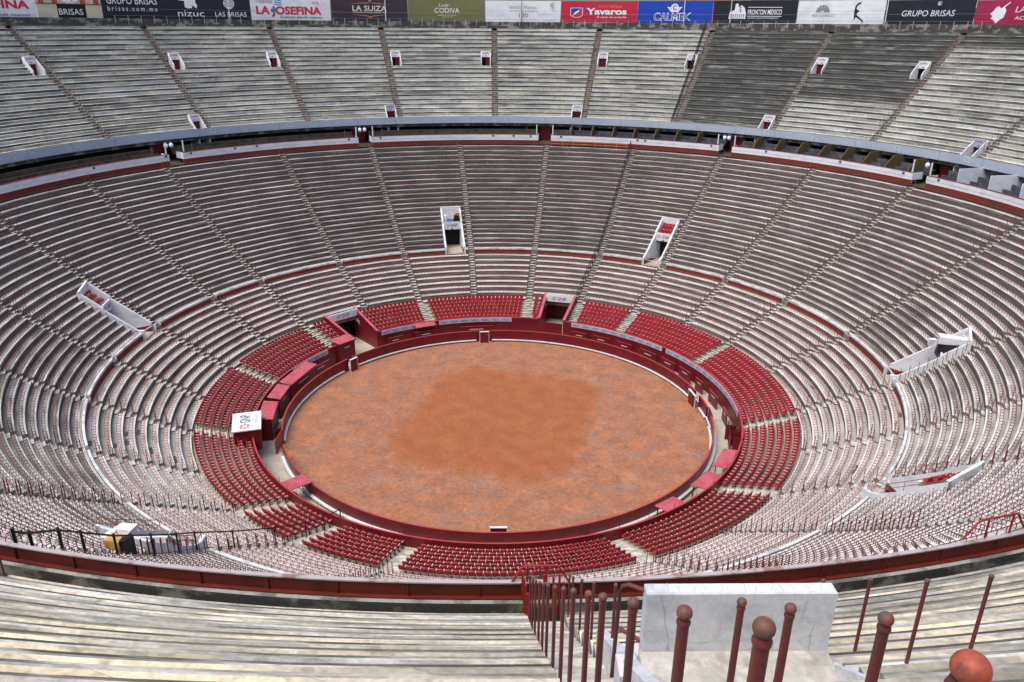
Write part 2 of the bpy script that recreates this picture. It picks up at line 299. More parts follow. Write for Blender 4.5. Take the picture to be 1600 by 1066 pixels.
GR_RAND={}
def side_cap(b,prof,f,drop,m,row):
    r=np.array([p[0] for p in prof]); z=np.array([p[1] for p in prof]); a=np.array([f(x) for x in r])
    top=P(r,a,z); bot=P(r,a,np.full(len(r),z.min()-drop)); b.grid(np.stack([top,bot]),m)
# -- lower profiles
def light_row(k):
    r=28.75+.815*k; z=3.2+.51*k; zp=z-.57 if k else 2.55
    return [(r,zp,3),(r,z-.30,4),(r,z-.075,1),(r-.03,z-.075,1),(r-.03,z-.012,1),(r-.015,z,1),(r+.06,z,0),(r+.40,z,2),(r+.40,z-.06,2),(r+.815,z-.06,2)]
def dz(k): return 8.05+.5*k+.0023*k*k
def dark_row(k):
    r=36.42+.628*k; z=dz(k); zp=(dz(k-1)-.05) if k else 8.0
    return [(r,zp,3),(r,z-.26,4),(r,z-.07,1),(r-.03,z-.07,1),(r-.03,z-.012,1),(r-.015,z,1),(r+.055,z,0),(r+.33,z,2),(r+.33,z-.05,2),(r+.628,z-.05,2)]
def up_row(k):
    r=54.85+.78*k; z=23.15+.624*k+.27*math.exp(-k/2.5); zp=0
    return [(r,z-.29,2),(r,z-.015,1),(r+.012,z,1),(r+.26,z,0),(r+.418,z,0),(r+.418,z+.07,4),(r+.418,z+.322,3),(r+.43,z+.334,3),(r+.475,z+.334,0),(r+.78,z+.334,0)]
def red_row(k):
    r=23.75+.70*k; z=1.4+.235*k; zp=z-.235 if k else 1.0
    return [(r,zp,1),(r,z,0),(r+.70,z,0)]
def g_light(a,r): return .06+.05*np.sin(a*.7)+.12*np.exp(-((a+105)/14)**2)
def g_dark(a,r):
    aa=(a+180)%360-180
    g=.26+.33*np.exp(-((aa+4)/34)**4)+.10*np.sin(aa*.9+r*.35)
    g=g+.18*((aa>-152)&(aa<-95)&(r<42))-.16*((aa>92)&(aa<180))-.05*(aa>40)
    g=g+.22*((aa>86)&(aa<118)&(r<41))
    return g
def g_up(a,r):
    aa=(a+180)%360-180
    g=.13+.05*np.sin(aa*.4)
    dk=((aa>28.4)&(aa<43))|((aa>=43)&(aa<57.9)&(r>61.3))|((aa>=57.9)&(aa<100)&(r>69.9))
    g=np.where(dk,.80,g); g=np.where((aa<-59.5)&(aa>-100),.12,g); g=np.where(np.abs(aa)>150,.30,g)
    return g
PORT=[(fn(-9.7,-9.7,-9.8),2.85),(fn(34.2,34.3,34.8),2.55),(fn(-82.9,-82.9,-87.9),2.45),(fn(100,100,105.8),2.6),(fn(134,134.5,145.0),2.55),(fn(-148.2,-148.2,-159.9),2.6)]
KP=8   # dark rows cut by a portal
GATE=[(-47.6,-38.9),(12.6,20.5)]                  # ring gates in the red tier
rails=[]     # (tier, fL, fR, k, aisle-section index)
def tier(name,label,aisles,w,rowf,nrows,mats,grime,step,cuts,stairs,extra=None,pname="seating_section"):
    top=empty(name,label,"grandstand")
    secs=[]
    n=len(aisles)
    for i in range(n):
        f0=aisles[i]; f1=aisles[(i+1)%n] if i<n-1 else wrap(aisles[0])
        fL=edge(f0,w,1); fR=edge(f1,w,-1); mid=((fL(40)+fR(40))/2+180)%360-180
        b=MB()
        pieces=[]
        cut=[c for c in cuts if fL(36)<c[0](36)<fR(36) or fL(36)<c[0](36)+360<fR(36)]
        for k in range(nrows):
            spans=[(fL,fR)]
            for c in cut:
                if c[2]<=k<c[3]:
                    off=360 if c[0](36)<fL(36) else 0
                    cl=(lambda r,c=c,off=off: c[0](r)+off-math.degrees(c[1]/2/r)); cr=(lambda r,c=c,off=off: c[0](r)+off+math.degrees(c[1]/2/r))
                    new=[]
                    for (x,y) in spans: new+= [(x,cl),(cr,y)]
                    spans=[(x,y) for x,y in new if (y(40)-x(40))>.25]
            for (x,y) in spans:
                prof=rowf(k); ns=seg_n(x,y,prof[0][0],step)
                b.sweep(prof,x,y,ns,row=k*7.13+i*3.7,grime=lambda a,r,q=RNG.normal(0,.09): grime(a,r)+q)
                for e in (x,y): side_cap(b,prof,e,.3,(4 if mats[0] is UP_TREAD else 2) if len(mats)>4 else 1,k)
                pieces.append((k,x,y))
        o=b.build(pname,mats,top); secs.append((o,pieces,mid))
    for i in range(n):
        f=aisles[i]; b=MB(); fL=edge(f,w,-1); fR=edge(f,w,1)
        prof=stairs; b.sweep(prof,fL,fR,2,row=i*5.0,grime=lambda a,r: 0*a+.25)
        b.build("stairway",[ST_TREAD,ST_RISER,ST_RUST],top)
    return top,secs
def stair_prof(rows,per,nm=0,lift=0.02):
    """steps: `per` steps for each tier row"""
    out=[]
    for k,(r,z,d,h) in enumerate(rows):
        for j in range(per):
            rr=r+d*j/per; zz=z-h*(1-(j+1)/per) if per>1 else z
            out+= [(rr,(out[-1][1] if out else zz-h/per),1),(rr,zz+lift-.02,nm),(rr+.001,zz+lift,0)]
    r,z,d,h=rows[-1]; out.append((r+d,out[-1][1],0)); return out
lt_rows=[(28.75+.815*k,3.2+.51*k,.815,.51) for k in range(9)]
dk_rows=[(36.42+.628*k,dz(k),.628,.5+.0046*k) for k in range(23)]
up_rows=[(54.85+.78*k,23.15+.624*k+.27*math.exp(-k/2.5),.78,.624) for k in range(22)]
CUTL=[]; CUTD=[(c,wd,0,KP) for c,wd in PORT]
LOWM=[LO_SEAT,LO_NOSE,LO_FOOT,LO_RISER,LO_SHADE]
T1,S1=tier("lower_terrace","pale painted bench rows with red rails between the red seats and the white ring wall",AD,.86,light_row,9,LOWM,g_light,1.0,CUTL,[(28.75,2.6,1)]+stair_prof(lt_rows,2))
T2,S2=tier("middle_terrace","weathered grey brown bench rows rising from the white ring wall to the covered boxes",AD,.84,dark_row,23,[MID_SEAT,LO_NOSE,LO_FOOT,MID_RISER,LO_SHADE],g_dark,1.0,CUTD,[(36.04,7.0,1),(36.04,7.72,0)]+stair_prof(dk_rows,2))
cst=lambda a:(lambda r:a)
AU=[cst(x) for x in (-165.8,-150.8,-135.8,-120.8,-105.7,-90.3,-74.8,-59.5,-45.2,-30.2,-15.9,-.65,13.6,28.4,43.1,57.9,72.9,88,103,118,133,148,163.5)]+[lambda r:180-math.degrees(math.asin(1.17/r))]
UPORT=[(-60.4,15),(-44.4,15),(-31.5,15),(-15.1,15),(-1.9,15),(14.7,15),(27.2,15),(44.0,15),(56.7,15),(-46.4,3),(-16.6,3),(12.5,3),(41.9,3),(71.4,3)]  # azimuth, row of its lintel
CUTU=[(cst(a if abs(a)>0 else a),1.62,(kl-3 if kl>5 else 0),kl+(0 if kl>5 else 0)) for a,kl in UPORT]
UPORT=[(min((x for x in (a,)),key=abs),k) for a,k in UPORT]
NEARP=(lambda r:180-math.degrees(math.asin(2.96/r)),2.66,7,12)
# portals must stay clear of the aisles beside them
def clear_aisle(a,need=math.degrees((.81+.5)/62)):
    for f in AU:
        d=a-f(62)
        if abs(d)<need: return f(62)+math.copysign(need,d if d else 1)
    return a
UPORT=[(clear_aisle(a),k) for a,k in UPORT]
CUTU=[(cst(a),1.62,(k-2 if k>5 else 0),k) for a,k in UPORT]+[NEARP]
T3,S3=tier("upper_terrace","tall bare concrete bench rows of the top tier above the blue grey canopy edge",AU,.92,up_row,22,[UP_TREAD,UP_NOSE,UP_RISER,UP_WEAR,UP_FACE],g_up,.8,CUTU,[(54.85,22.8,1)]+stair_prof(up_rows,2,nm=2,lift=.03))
# red tier
AR=[cst(x) for x in (-165,-149.7,-137.0,-106.3,-78.6,-53.5,-21.0,7.9,21.9,37.3,65.6,101.5,130.3,159)]
CUTR=[(cst((g0+g1)/2),math.radians(g1-g0)*26,0,7) for g0,g1 in GATE]+[(cst(-103.9),1.9,0,2)]
rd_rows=[(23.75+.70*k,1.4+.235*k,.70,.235) for k in range(7)]
T4,S4=tier("ringside_terrace","tan concrete steps carrying the red folding seats around the ring",AR,1.0,red_row,7,[RED_FOOT,RED_FOOT],lambda a,r:0*a,1.0,CUTR,[(23.75,1.0,1)]+stair_prof(rd_rows,2,lift=.12),pname="seat_step")
# riser behind the last red row up to the pale tier, ring wall, ring walkway cap
def ringpart(name,prof,mats,parent,n=360,spans=((0,360),)):
    b=MB()
    for a0,a1 in spans: b.sweep(prof,cst(a0),cst(a1),max(2,int(n*(a1-a0)/360)))
    return b.build(name,mats,parent)
gsp=[(-38.9,12.6),(20.5,360-47.6)]
ringpart("back_step",[(28.64,2.5,0),(28.64,2.9,0),(28.8,2.9,0)],[KERB_TOP],T4)
rw=empty("ring_wall","low ring wall with brick red face and white top below the weathered rows","wall")
def gaps(holes,a0=-180.0,a1=180.0):
    hs=sorted(holes); out=[]; c=a0
    for h0,h1 in hs:
        if h0>c: out.append((c,h0))
        c=max(c,h1)
    if c<a1: out.append((c,a1))
    return out
hol=[(f(36.2)-math.degrees(.40/36.2),f(36.2)+math.degrees(.40/36.2)) for f in AD]+[(c(36.2)-math.degrees(w/2/36.2),c(36.2)+math.degrees(w/2/36.2)) for c,w in PORT]
rsp=gaps([((a0+180)%360-180,(a0+180)%360-180+(a1-a0)) for a0,a1 in hol])
ringpart("wall_face",[(36.08,7.1,0),(36.08,7.86,0)],[BRICK],rw,spans=rsp)
ringpart("wall_cap",[(36.05,7.86,0),(36.05,8.07,0),(36.24,8.07,0),(36.24,7.97,0)],[mat("ring_cap_paint",(.66,.665,.68),c2=(.40,.41,.41),sc=(.8,.8,.8),lo=.46,hi=.62,fine=.12)],rw,spans=rsp)
for a0,a1 in rsp:
    for e in (a0,a1):
        b=MB(); b.abox(36.06,36.40,e-.03,e+.03,7.1,8.045,1,0); b.build("wall_end",[WHITE],rw)
ringpart("walkway",[(36.28,7.98,0),(36.46,7.98,0)],[LO_FOOT],rw)
ringpart("wall_step",[(36.0,7.1,0),(36.5,7.1,0)],[LO_FOOT],rw)
for f in AD:
    b=MB(); d_=math.degrees(.47/36.2); b.abox(36.03,36.40,f(36.2)-d_,f(36.2)+d_,7.0,7.70,1,0); b.build("step_block",[LO_FOOT],rw)
b=MB(); STAIN=mat("dark_stain",(.11,.085,.065),c2=(.20,.17,.14),sc=(2.5,2.5,2.5),fine=.2)
for a_,k_ in [(-119.5,8),(-118.2,6),(-116.3,5),(-112.0,4),(-117.8,1),(-113.6,5),(92.5,2),(107.8,7),(111.3,8),(91.6,6),(84.1,8),(-116.9,3),(62,4),(-70,2),(125,5),(141,6),(-140,7),(-45,6)]:
    r_=28.75+.815*k_; z_=3.2+.51*k_-.056; wd=random.uniform(.5,1.3); n_=6; aa=np.linspace(-wd,wd,n_+1)
    lo=[r_+.44+random.uniform(0,.06) for _ in aa]; hi=[r_+.78-random.uniform(0,.10) for _ in aa]
    b=MB(); b.grid(np.stack([P(np.array(lo),a_+aa,np.full(n_+1,z_)),P(np.array(hi),a_+aa,np.full(n_+1,z_))]),0); b.build("stain",[STAIN],T1,attrs=False)
# ------------------------------------------------------------------ seat rails on the concrete rows
def seat_rails(secs,rowf,seat_d,h,pitch,bar,mt):
    for o,pieces,mid in secs:
        b=MB()
        for k,x,y in pieces:
            r=rowf(k)[6][0]; z=rowf(k)[6][1]; rr=r+seat_d
            aL,aR=x(rr)+math.degrees(.06/rr),y(rr)-math.degrees(.06/rr)
            span=math.radians(aR-aL)*rr
            if span<.5: continue
            ns=max(2,int(span/1.0)); a=np.linspace(aL,aR,ns+1); q=bar
            ring=[(rr-q,z+h-q),(rr+q,z+h-q),(rr+q,z+h+q),(rr-q,z+h+q),(rr-q,z+h-q)]
            b.grid(np.stack([P(np.full(ns+1,r_),a,np.full(ns+1,z_)) for r_,z_ in ring]),0)
            m=max(1,int(round(span/pitch))); a=np.linspace(aL,aR,m+1); dd=math.degrees(q/rr)
            # inverted L: along the seat, then down at its front edge; short leg at the rail
            def bars(r0,r1,z0,z1):
                c=np.stack([P(np.full(m+1,rv),a+da,np.full(m+1,zv)) for rv,zv,da in ((r0,z0,-dd),(r1,z0,-dd),(r1,z0,dd),(r0,z0,dd),(r0,z1,-dd),(r1,z1,-dd),(r1,z1,dd),(r0,z1,dd))],1)
                f=np.array([[4,5,6,7],[0,1,5,4],[1,2,6,5],[2,3,7,6],[3,0,4,7]])
                b.add(c.reshape(-1,3),(f[None]+8*np.arange(m+1)[:,None,None]).reshape(-1,4),0)
            bars(r+.05,rr-q,z+h-q,z+h+q); bars(r+.05,r+.05+2*q,z+.002,z+h-q); bars(rr-q*.8,rr+q*.8,z+.002,z+h-q)
        if b.n: b.build("seat_rail",mt,o)
seat_rails(S1,light_row,.33,.28,.50,.0135,RAIL_RED)
seat_rails(S2,dark_row,.27,.26,.50,.0135,mat("dull_red_rail",(.20,.075,.07),c2=(.14,.085,.078),sc=(1.5,1.5,1.5),rough=.6))
# ------------------------------------------------------------------ red seats
def seat_meshes():
    """one folding seat facing inward (-y), base at origin"""
    bk=MB(); v=[]
    xs=np.linspace(-.22,.22,5)
    prof=[(.30,.40,.20),(.335,.55,.215),(.36,.70,.22),(.375,.80,.205),(.375,.845,.15)]
    fr=np.array([[[x/.22*w,y-.035*(1-abs(x)/.22)*-1,z] for x in xs] for y,z,w in prof]); ba=fr+np.array([0,.05,0]); ba[-1,:,2]-=.03
    bk.grid(fr,0); bk.grid(ba,0); bk.grid(np.stack([fr[-1],ba[-1]]),0); bk.grid(np.stack([fr[:,0],ba[:,0]]),0); bk.grid(np.stack([fr[:,-1],ba[:,-1]]),0); bk.grid(np.stack([fr[0],ba[0]]),0)
    st=MB(); st.box((0,.17,.42),(.42,.34,.05),0,0,tilt=-.06); st.box((0,.005,.40),(.40,.05,.07),0,0)
    ar=MB(); 
    ar.box((-.245,.20,.625),(.045,.26,.03)); ar.box((-.245,.07,.60),(.045,.03,.05))
    lg=MB(); lg.box((-.245,.30,.31),(.035,.06,.62)); lg.box((-.245,.24,.02),(.05,.30,.03)); lg.box((-.245,.24,.42),(.03,.18,.05))
    return bk,st,ar,lg
bk,stt,ar,lg=seat_meshes()
def flat(mb): return np.concatenate(mb.v),np.concatenate(mb.f),np.concatenate(mb.m)
SEATP=[("backrest",flat(bk),SEAT_RED),("seat",flat(stt),SEAT_RED),("armrest",flat(ar),ARM),("leg",flat(lg),SEAT_DARK)]
seats=[]
BLK={0:"in the block beside the near aisle of the ringside black fence"}
def ordn(k): return ("first","second","third","fourth","fifth","sixth","seventh")[k]
ANG=[f(0) for f in AR]
for i,(o,pieces,mid) in enumerate(S4):
    for k,x,y in pieces:
        r=23.75+.70*k+.10; z=1.4+.235*k
        aL,aR=x(r)+math.degrees(.30/r),y(r)-math.degrees(.10/r); span=math.radians(aR-aL)*r
        m=int(span/.515)
        for q in range(m): 
            a=aL+(aR-aL)*(q+.5)/m; seats.append((r,a,z,k,i))
sp=np.array([list(P(np.array(s[0]),np.array(s[1]),np.array(s[2]))) for s in seats])
dist=np.linalg.norm(sp-CAM,axis=1); order=np.argsort(dist)
pe=[0]
def seat_rot(a): return -R(a)
meshes={}
for nm,(v,f,m),mt in SEATP:
    b=MB(); b.add(v,f,m); oo=b.build(nm,mt,None,attrs=False); meshes[nm]=oo.data; bpy.data.objects.remove(oo)
BLKN={13:"wide near block below the camera",0:"block just past the black fence",12:"block opposite the black fence side",1:"block ending at the black fence",2:"long curved block",11:"long curve opposite"}
for j in order[:300]:
    r,a,z,k,i=seats[j]
    lab="red seat with pale armrest, %s row from the ring, %s"%(ordn(k),BLKN.get(i,"near block"))
    e=empty("stadium_seat",lab,"seat",tuple(sp[j]),"red folding seats of the nearest blocks"); e.rotation_euler=(0,0,seat_rot(a))
    for nm,_,mt in SEATP:
        c=bpy.data.objects.new(nm,meshes[nm]); C.objects.link(c); c.parent=e
b=MB()
rest=order[300:]; rot=np.array([seat_rot(seats[j][1]) for j in rest]); cs,sn=np.cos(rot),np.sin(rot)
for mi,(nm,(v,f,m),mt) in enumerate(SEATP):
    vv=np.stack([v[None,:,0]*cs[:,None]-v[None,:,1]*sn[:,None],v[None,:,0]*sn[:,None]+v[None,:,1]*cs[:,None],v[None,:,2]+0*cs[:,None]],-1)+sp[rest][:,None]
    b.add(vv.reshape(-1,3),(f[None]+len(v)*np.arange(len(rest))[:,None,None]).reshape(-1,4),mi)
tag(b.build("stadium_seats",[x[2] for x in SEATP],None,attrs=False),"remaining rows of red folding seats circling the ring","seats",kind="stuff")
# ------------------------------------------------------------------ ring fence, callejon
fence=empty("ring_fence","crimson board fence around the sand with white foot ledge","fence")
FG=[(-56.3,-52.6),(79.6,84.0),(-107.3,-104.2),(92.0,95.5),(177.6,181.6)]          # openings
fsp=gaps([(-55.3,-53.4),(80.3,83.2),(-111.4,-103.4),(90.6,95.8)])
ringpart("boards",[(21.05,0,0),(21.05,1.40,1),(21.05,1.45,1),(21.20,1.45,0),(21.20,0,0)],[FENCE_RED,FENCE_TOP],fence,n=300,spans=fsp)
est=[s for s in gaps([(-57.5,-51.4),(-7.8,-2.4),(77,84.4),(-111.4,-103.4),(90.6,95.8),(176,180)],-178.0,180)]
ringpart("foot_ledge",[(20.86,.16,0),(20.86,.27,0),(21.05,.27,0),(21.05,.16,0),(20.86,.16,0)],[WHITE],fence,n=300,spans=est)
ringpart("outer_ledge",[(21.20,.30,0),(21.20,.42,0),(21.46,.42,0),(21.46,.30,0)],[WHITE],fence,n=300,spans=gaps([(-112,-103),(88,96)]))
wall=empty("passage_wall","crimson wall between the service passage and the red seats","wall")
wsp=[(-38.9,12.6),(20.5,180),(-180,-47.6)]
ringpart("wall_boards",[(23.55,-.05,0),(23.55,2.28,1),(23.57,2.32,1),(23.72,2.32,0),(23.72,1.2,0)],[FENCE_RED,FENCE_TOP],wall,n=300,spans=wsp)
# thin joints of the fence boards
jb=MB()
for a in np.arange(-180,180,8.2): jb.abox(21.035,21.05,a,a+.09,.3,1.38,1,0)
jb.build("board_joint",[SEAT_DARK],fence)
pb=MB()
for a in np.arange(-176,-112,6.5): pb.tube([P(np.array(23.6),np.array(a),np.array(2.3)),P(np.array(23.6),np.array(a),np.array(2.75))],.02,5)
for a in np.arange(112,176,6.5): pb.tube([P(np.array(23.6),np.array(a),np.array(2.3)),P(np.array(23.6),np.array(a),np.array(2.75))],.02,5)
pb.build("wire_stake",[SEAT_DARK],wall)
def curved_text(body,f,r,a0,a1,z0,z1,m,parent=None,name="lettering",bold=0.0,shear=0.0,out=-.03,depth=.012,stretch=True,flat=None):
    """letters bent round radius r between two azimuths; z0 baseline, z1 cap height"""
    cu=bpy.data.curves.new(name,'FONT'); cu.body=body; cu.size=1.0; cu.resolution_u=3; cu.offset=bold; cu.shear=shear; cu.fill_mode='FRONT'
    to=bpy.data.objects.new(name,cu); C.objects.link(to); bpy.context.view_layer.update()
    me=bpy.data.meshes.new_from_object(to.evaluated_get(bpy.context.evaluated_depsgraph_get()))
    bpy.data.objects.remove(to); bpy.data.curves.remove(cu)
    co=np.zeros(len(me.vertices)*3); me.vertices.foreach_get("co",co); co=co.reshape(-1,3)
    x0,x1=co[:,0].min(),co[:,0].max(); cap=.70
    u=(co[:,0]-x0)/(x1-x0); 
    if flat is None:
        w=P(np.full(len(u),r+out),a0+(a1-a0)*u,z0+(z1-z0)*co[:,1]/cap)
    else:
        o_,ux,uy,wd,hg=flat; w=o_+np.outer(u-.5,ux*wd)+np.outer(co[:,1]/cap-.5,uy*hg)
    me.vertices.foreach_set("co",w.astype(np.float32).reshape(-1)); me.materials.clear(); me.materials.append(m); me.update()
    o=bpy.data.objects.new(name,me); C.objects.link(o)
    if parent is not None: o.parent=parent
    return o
def curved_poly(polys,r,m,parent,name="emblem",out=-.025):
    """polys: list of [(az,z),...]"""
    b=MB()
    for p in polys:
        p=np.array(p,float); b.ngon(P(np.full(len(p),r+out),p[:,0],p[:,1]),0)
    return b.build(name,[m],parent,attrs=False)
# lilac sponsor strips on the passage wall
for n_,(a0,a1,lab) in enumerate([(-37.6,-25.0,"lilac lettered strip between the closed gate and the pink bench roof"),(-18.8,9.5,"lilac lettered strip on the crimson wall straight behind the ring"),(23.0,54.5,"lilac lettered strip on the wall from the tall gate to the dark gap"),(56.0,97.0,"lilac lettered strip on the wall beyond the dark gap, curving round"),(-72,-57,"short lilac lettered strip beside the pink roofed shelters")]):
    if n_==1: a0,a1=-18.8,4.0
    t=empty("lettered_strip",lab,"banner"); b=MB(); b.abox(23.50,23.545,a0,a1,1.72,2.26,max(2,int(a1-a0)),0); b.build("backing",[LILAC],t)
    m=max(1,int((a1-a0)/3.0)); 
    for q in range(m): curved_text("NIZUC",None,23.5,a0+(a1-a0)*(q+.14)/m,a0+(a1-a0)*(q+.82)/m,1.85,2.12,NAVY,t,out=-.008)
    if n_==1:
        pass
def panel(name,label,r,a0,a1,z0,z1,th=.07,m=FENCE_RED,edge_m=None,group=None,mark=True,cat="shield"):
    f=Frame(r,(a0+a1)/2,z0); w=2*r*math.sin(R(a1-a0)/2); t=empty(name,label,cat,f.loc,group); t.rotation_euler=(0,0,f.rz)
    b=MB(); b.box((0,0,(z1-z0)/2),(w,th,z1-z0)); b.box((0,0,z1-z0+.012),(w+.02,th+.03,.024),m=1); b.build("board",[m,edge_m or FENCE_TOP],t)
    if mark:
        c=MB(); c.box((0,-th/2-.006,z1-z0-.38),(w*.42,.012,.09)); c.build("name_plate",[ARM],t)
    return t
k=0
for a0,a1,lab in [(-36.5,-31.5,"crimson passage shield nearest the closed gate"),(-27.2,-20.2,"crimson passage shield under the pink bench roof"),(-12.5,-2,"long crimson passage shield straight behind the ring"),(23.8,28.8,"crimson passage shield beside the tall gate"),(31,36.5,"second crimson passage shield from the tall gate"),(39.5,44.6,"third crimson passage shield from the tall gate"),(48.0,54,"fourth crimson passage shield from the tall gate, before the dark gap"),(56,62,"crimson passage shield just after the dark gap in the strip"),(64,69.5,"crimson passage shield second after the dark gap in the strip"),(72.0,76,"narrow crimson passage shield behind the open ring shield"),(79.5,85.2,"crimson passage shield alone on the pale floor behind the ring opening"),(90.0,94.5,"crimson passage shield leading to the folded chairs"),(-66,-58.6,"crimson passage shield below the short lilac strip")]:
    panel("passage_shield",lab,22.75,a0,a1,0,1.42,group="shields along the passage wall")
# ring shields with white edges standing in front of openings
def ring_shield(label,a0,a1,r=20.55):
    f=Frame(r,(a0+a1)/2,0); w=2*r*math.sin(R(a1-a0)/2); t=empty("ring_shield",label,"shield",f.loc); t.rotation_euler=(0,0,f.rz)
    b=MB(); b.box((0,0,.72),(w,.08,1.44)); b.build("board",[FENCE_RED],t)
    e=MB(); e.box((0,0,1.49),(w+.08,.2,.06)); e.box((-w/2-.02,0,.73),(.05,.1,1.46)); e.box((w/2+.02,0,.73),(.05,.1,1.46)); e.build("white_edge",[WHITE],t)
ring_shield("white edged crimson ring shield at the far side of the sand",-6.6,-3.5)
ring_shield("white edged crimson ring shield by the gate with the white lettered lintel",-55.8,-52.8)
ring_shield("white edged crimson ring shield beside the opening with pale floor",79.0,83.8)
ring_shield("white topped crimson ring shield at the near edge of the sand",178.3,181.8)
# open fence leaves
t=empty("fence_gate","open crimson fence leaf beside the white lettered box","gate",tuple(P(np.array(21.25),np.array(-103.6),np.array(0.))))
b=MB(); b.box((-.25,.2,.75),(1.0,.07,1.5),rz=R(62)); b.build("leaf",[FENCE_RED],t); b=MB(); b.box((.05,-.9,.72),(.06,2.3,1.42),rz=R(-2)); b.build("second_leaf",[FENCE_TOP],t)
t=empty("fence_gate","open crimson fence leaf with white edge by the pale passage","gate",tuple(P(np.array(21.2),np.array(94.0),np.array(0.))))
b=MB(); b.box((.05,.25,.73),(.08,1.9,1.46),rz=R(-4)); b.build("leaf",[FENCE_RED],t); b=MB(); b.box((-.25,-.2,.5),(.12,2.4,.1),rz=R(-3)); b.build("white_bar",[WHITE],t)
# pink roofed shelters
def shelter(label,a0,a1,r0=21.9,r1=23.2,z=2.35,body=True,slope=.12):
    f=Frame((r0+r1)/2,(a0+a1)/2,0); w=2*((r0+r1)/2)*math.sin(R(a1-a0)/2); d=r1-r0
    t=empty("bench_shelter",label,"shelter",f.loc); t.rotation_euler=(0,0,f.rz)
    b=MB(); b.box((0,0,z),(w+.15,d+.25,.06),m=0,tilt=slope); b.box((0,-d/2-.1,z-.13),(w+.1,.04,.16),m=1); b.build("roof",[PINK,FENCE_RED],t)
    if body:
        b=MB(); b.box((0,-d/2+.1,z/2-.15),(w,.08,z-.3)); b.box((-w/2+.04,0,z/2-.1),(.08,d*.9,z-.2)); b.box((w/2-.04,0,z/2-.1),(.08,d*.9,z-.2)); b.build("front_board",[FENCE_RED],t)
        c=MB(); c.box((0,-d/2+.053,z-.75),(w*.35,.012,.1)); c.build("name_plate",[ARM],t)
    else:
        b=MB(); 
        for x in (-w/2+.1,w/2-.1): b.box((x,-d/2+.1,z/2),(.07,.07,z))
        b.box((0,.1,.5),(w*.9,.5,.08)); b.build("bench",[SEAT_DARK],t)
shelter("pink roofed shelter farthest along, below the lilac strip",-81.2,-67.2,21.75,22.9)
shelter("small pink roofed shelter between its two neighbours",-90.0,-82.2,21.9,23.0)
shelter("pink roofed shelter next to the white lettered box",-101.3,-92.0,21.9,23.1)
shelter("wide pink roof over a passage bench across from the white lettered box",116.2,124.4,22.4,23.4,2.2,False)
shelter("faded pink roof second along the near curve of the passage",127.8,134.6,22.3,23.5,2.2,False)
shelter("bright pink roof partly hidden behind the near passage wall",141.5,146.4,22.4,23.5,2.2,False)
shelter("pink plank bridge roof by the near curve of the ring fence",-132.6,-128.8,21.3,23.4,1.7,False,0.0)
shelter("low pink bench roof under the red seats straight across the ring",-26.5,-20.5,22.7,23.7,2.15,False,.25)
# folded chairs heap in the passage
t=empty("chair_stack","dark jumble of folded chairs leaning in the passage","chairs",tuple(P(np.array(23.0),np.array(97.0),np.array(0.))))
for q in range(4):
    b=MB(); b.box((.1*q-.2,-.45*q+.3,.55),(.5,.06,1.0),rz=R(70+8*q),tilt=.3); b.box((.1*q-.1,-.45*q+.1,.4),(.45,.4,.05),rz=R(60)); b.build("folded_chair",[RUST if q%2 else SEAT_DARK],t)
t=empty("passage_booth","crimson half height booth against the passage wall","booth",tuple(P(np.array(23.05),np.array(104.),np.array(0.))))
b=MB(); 
for yy in (-1.3,0,1.2): b.box((0,yy,.8),(1.0,.06,1.6),rz=R(-13))
b.box((-.45,-.05,.75),(.06,2.5,1.5),rz=R(-13)); b.build("partition",[FENCE_RED],t)
# ------------------------------------------------------------------ emblem and lettering of the sponsor
def gnp(parent,c,ux,uy,n,w,h):
    """orange flower mark and dark letters on a plane with centre c"""
    c=np.asarray(c,float)+np.asarray(n)*.012; ux=np.asarray(ux); uy=np.asarray(uy)
    b=MB(); fc=c-ux*w*.35; hh_=h; h=h*.72
    for q in range(8):
        th=q*math.pi/4; d=ux*math.cos(th)+uy*math.sin(th); e=-ux*math.sin(th)+uy*math.cos(th)
        b.ngon([fc+d*h*.14,fc+d*h*.36+e*h*.11,fc+d*h*.52,fc+d*h*.36-e*h*.11])
    b.build("emblem",[FLOWER],parent,attrs=False); h=hh_
    curved_text("GNP",None,0,0,0,0,0,NAVY,parent,flat=(c+ux*w*.16,ux,uy,w*.56,h*.62))
# box with the lettered roof
f=Frame(24.15,-105.6,0); t=empty("lettered_box","crimson box with a flat white lettered roof among the red seats","box",f.loc); t.rotation_euler=(0,0,f.rz)
b=MB(); b.box((0,-.1,2.05),(3.4,2.3,2.1)); b.build("wall",[FENCE_RED],t)
b=MB(); b.box((0,-.1,3.15),(3.7,2.55,.09)); b.build("roof",[PALEB],t)
rf=MB()
o_=np.array([0,-.1,3.197]); gx=np.array([0,1.0,0]); gy=np.array([-1.0,0,0])
gnp(t,o_+np.array([0.0,.15,0]),np.array([1.0,0,0]),np.array([0,1.0,0]),(0,0,1),2.9,1.5)
curved_text("SEGUROS",None,0,0,0,0,0,LILAC,t,flat=(o_+np.array([.35,-.85,.012]),np.array([1.0,0,0]),np.array([0,1.0,0]),1.7,.28))
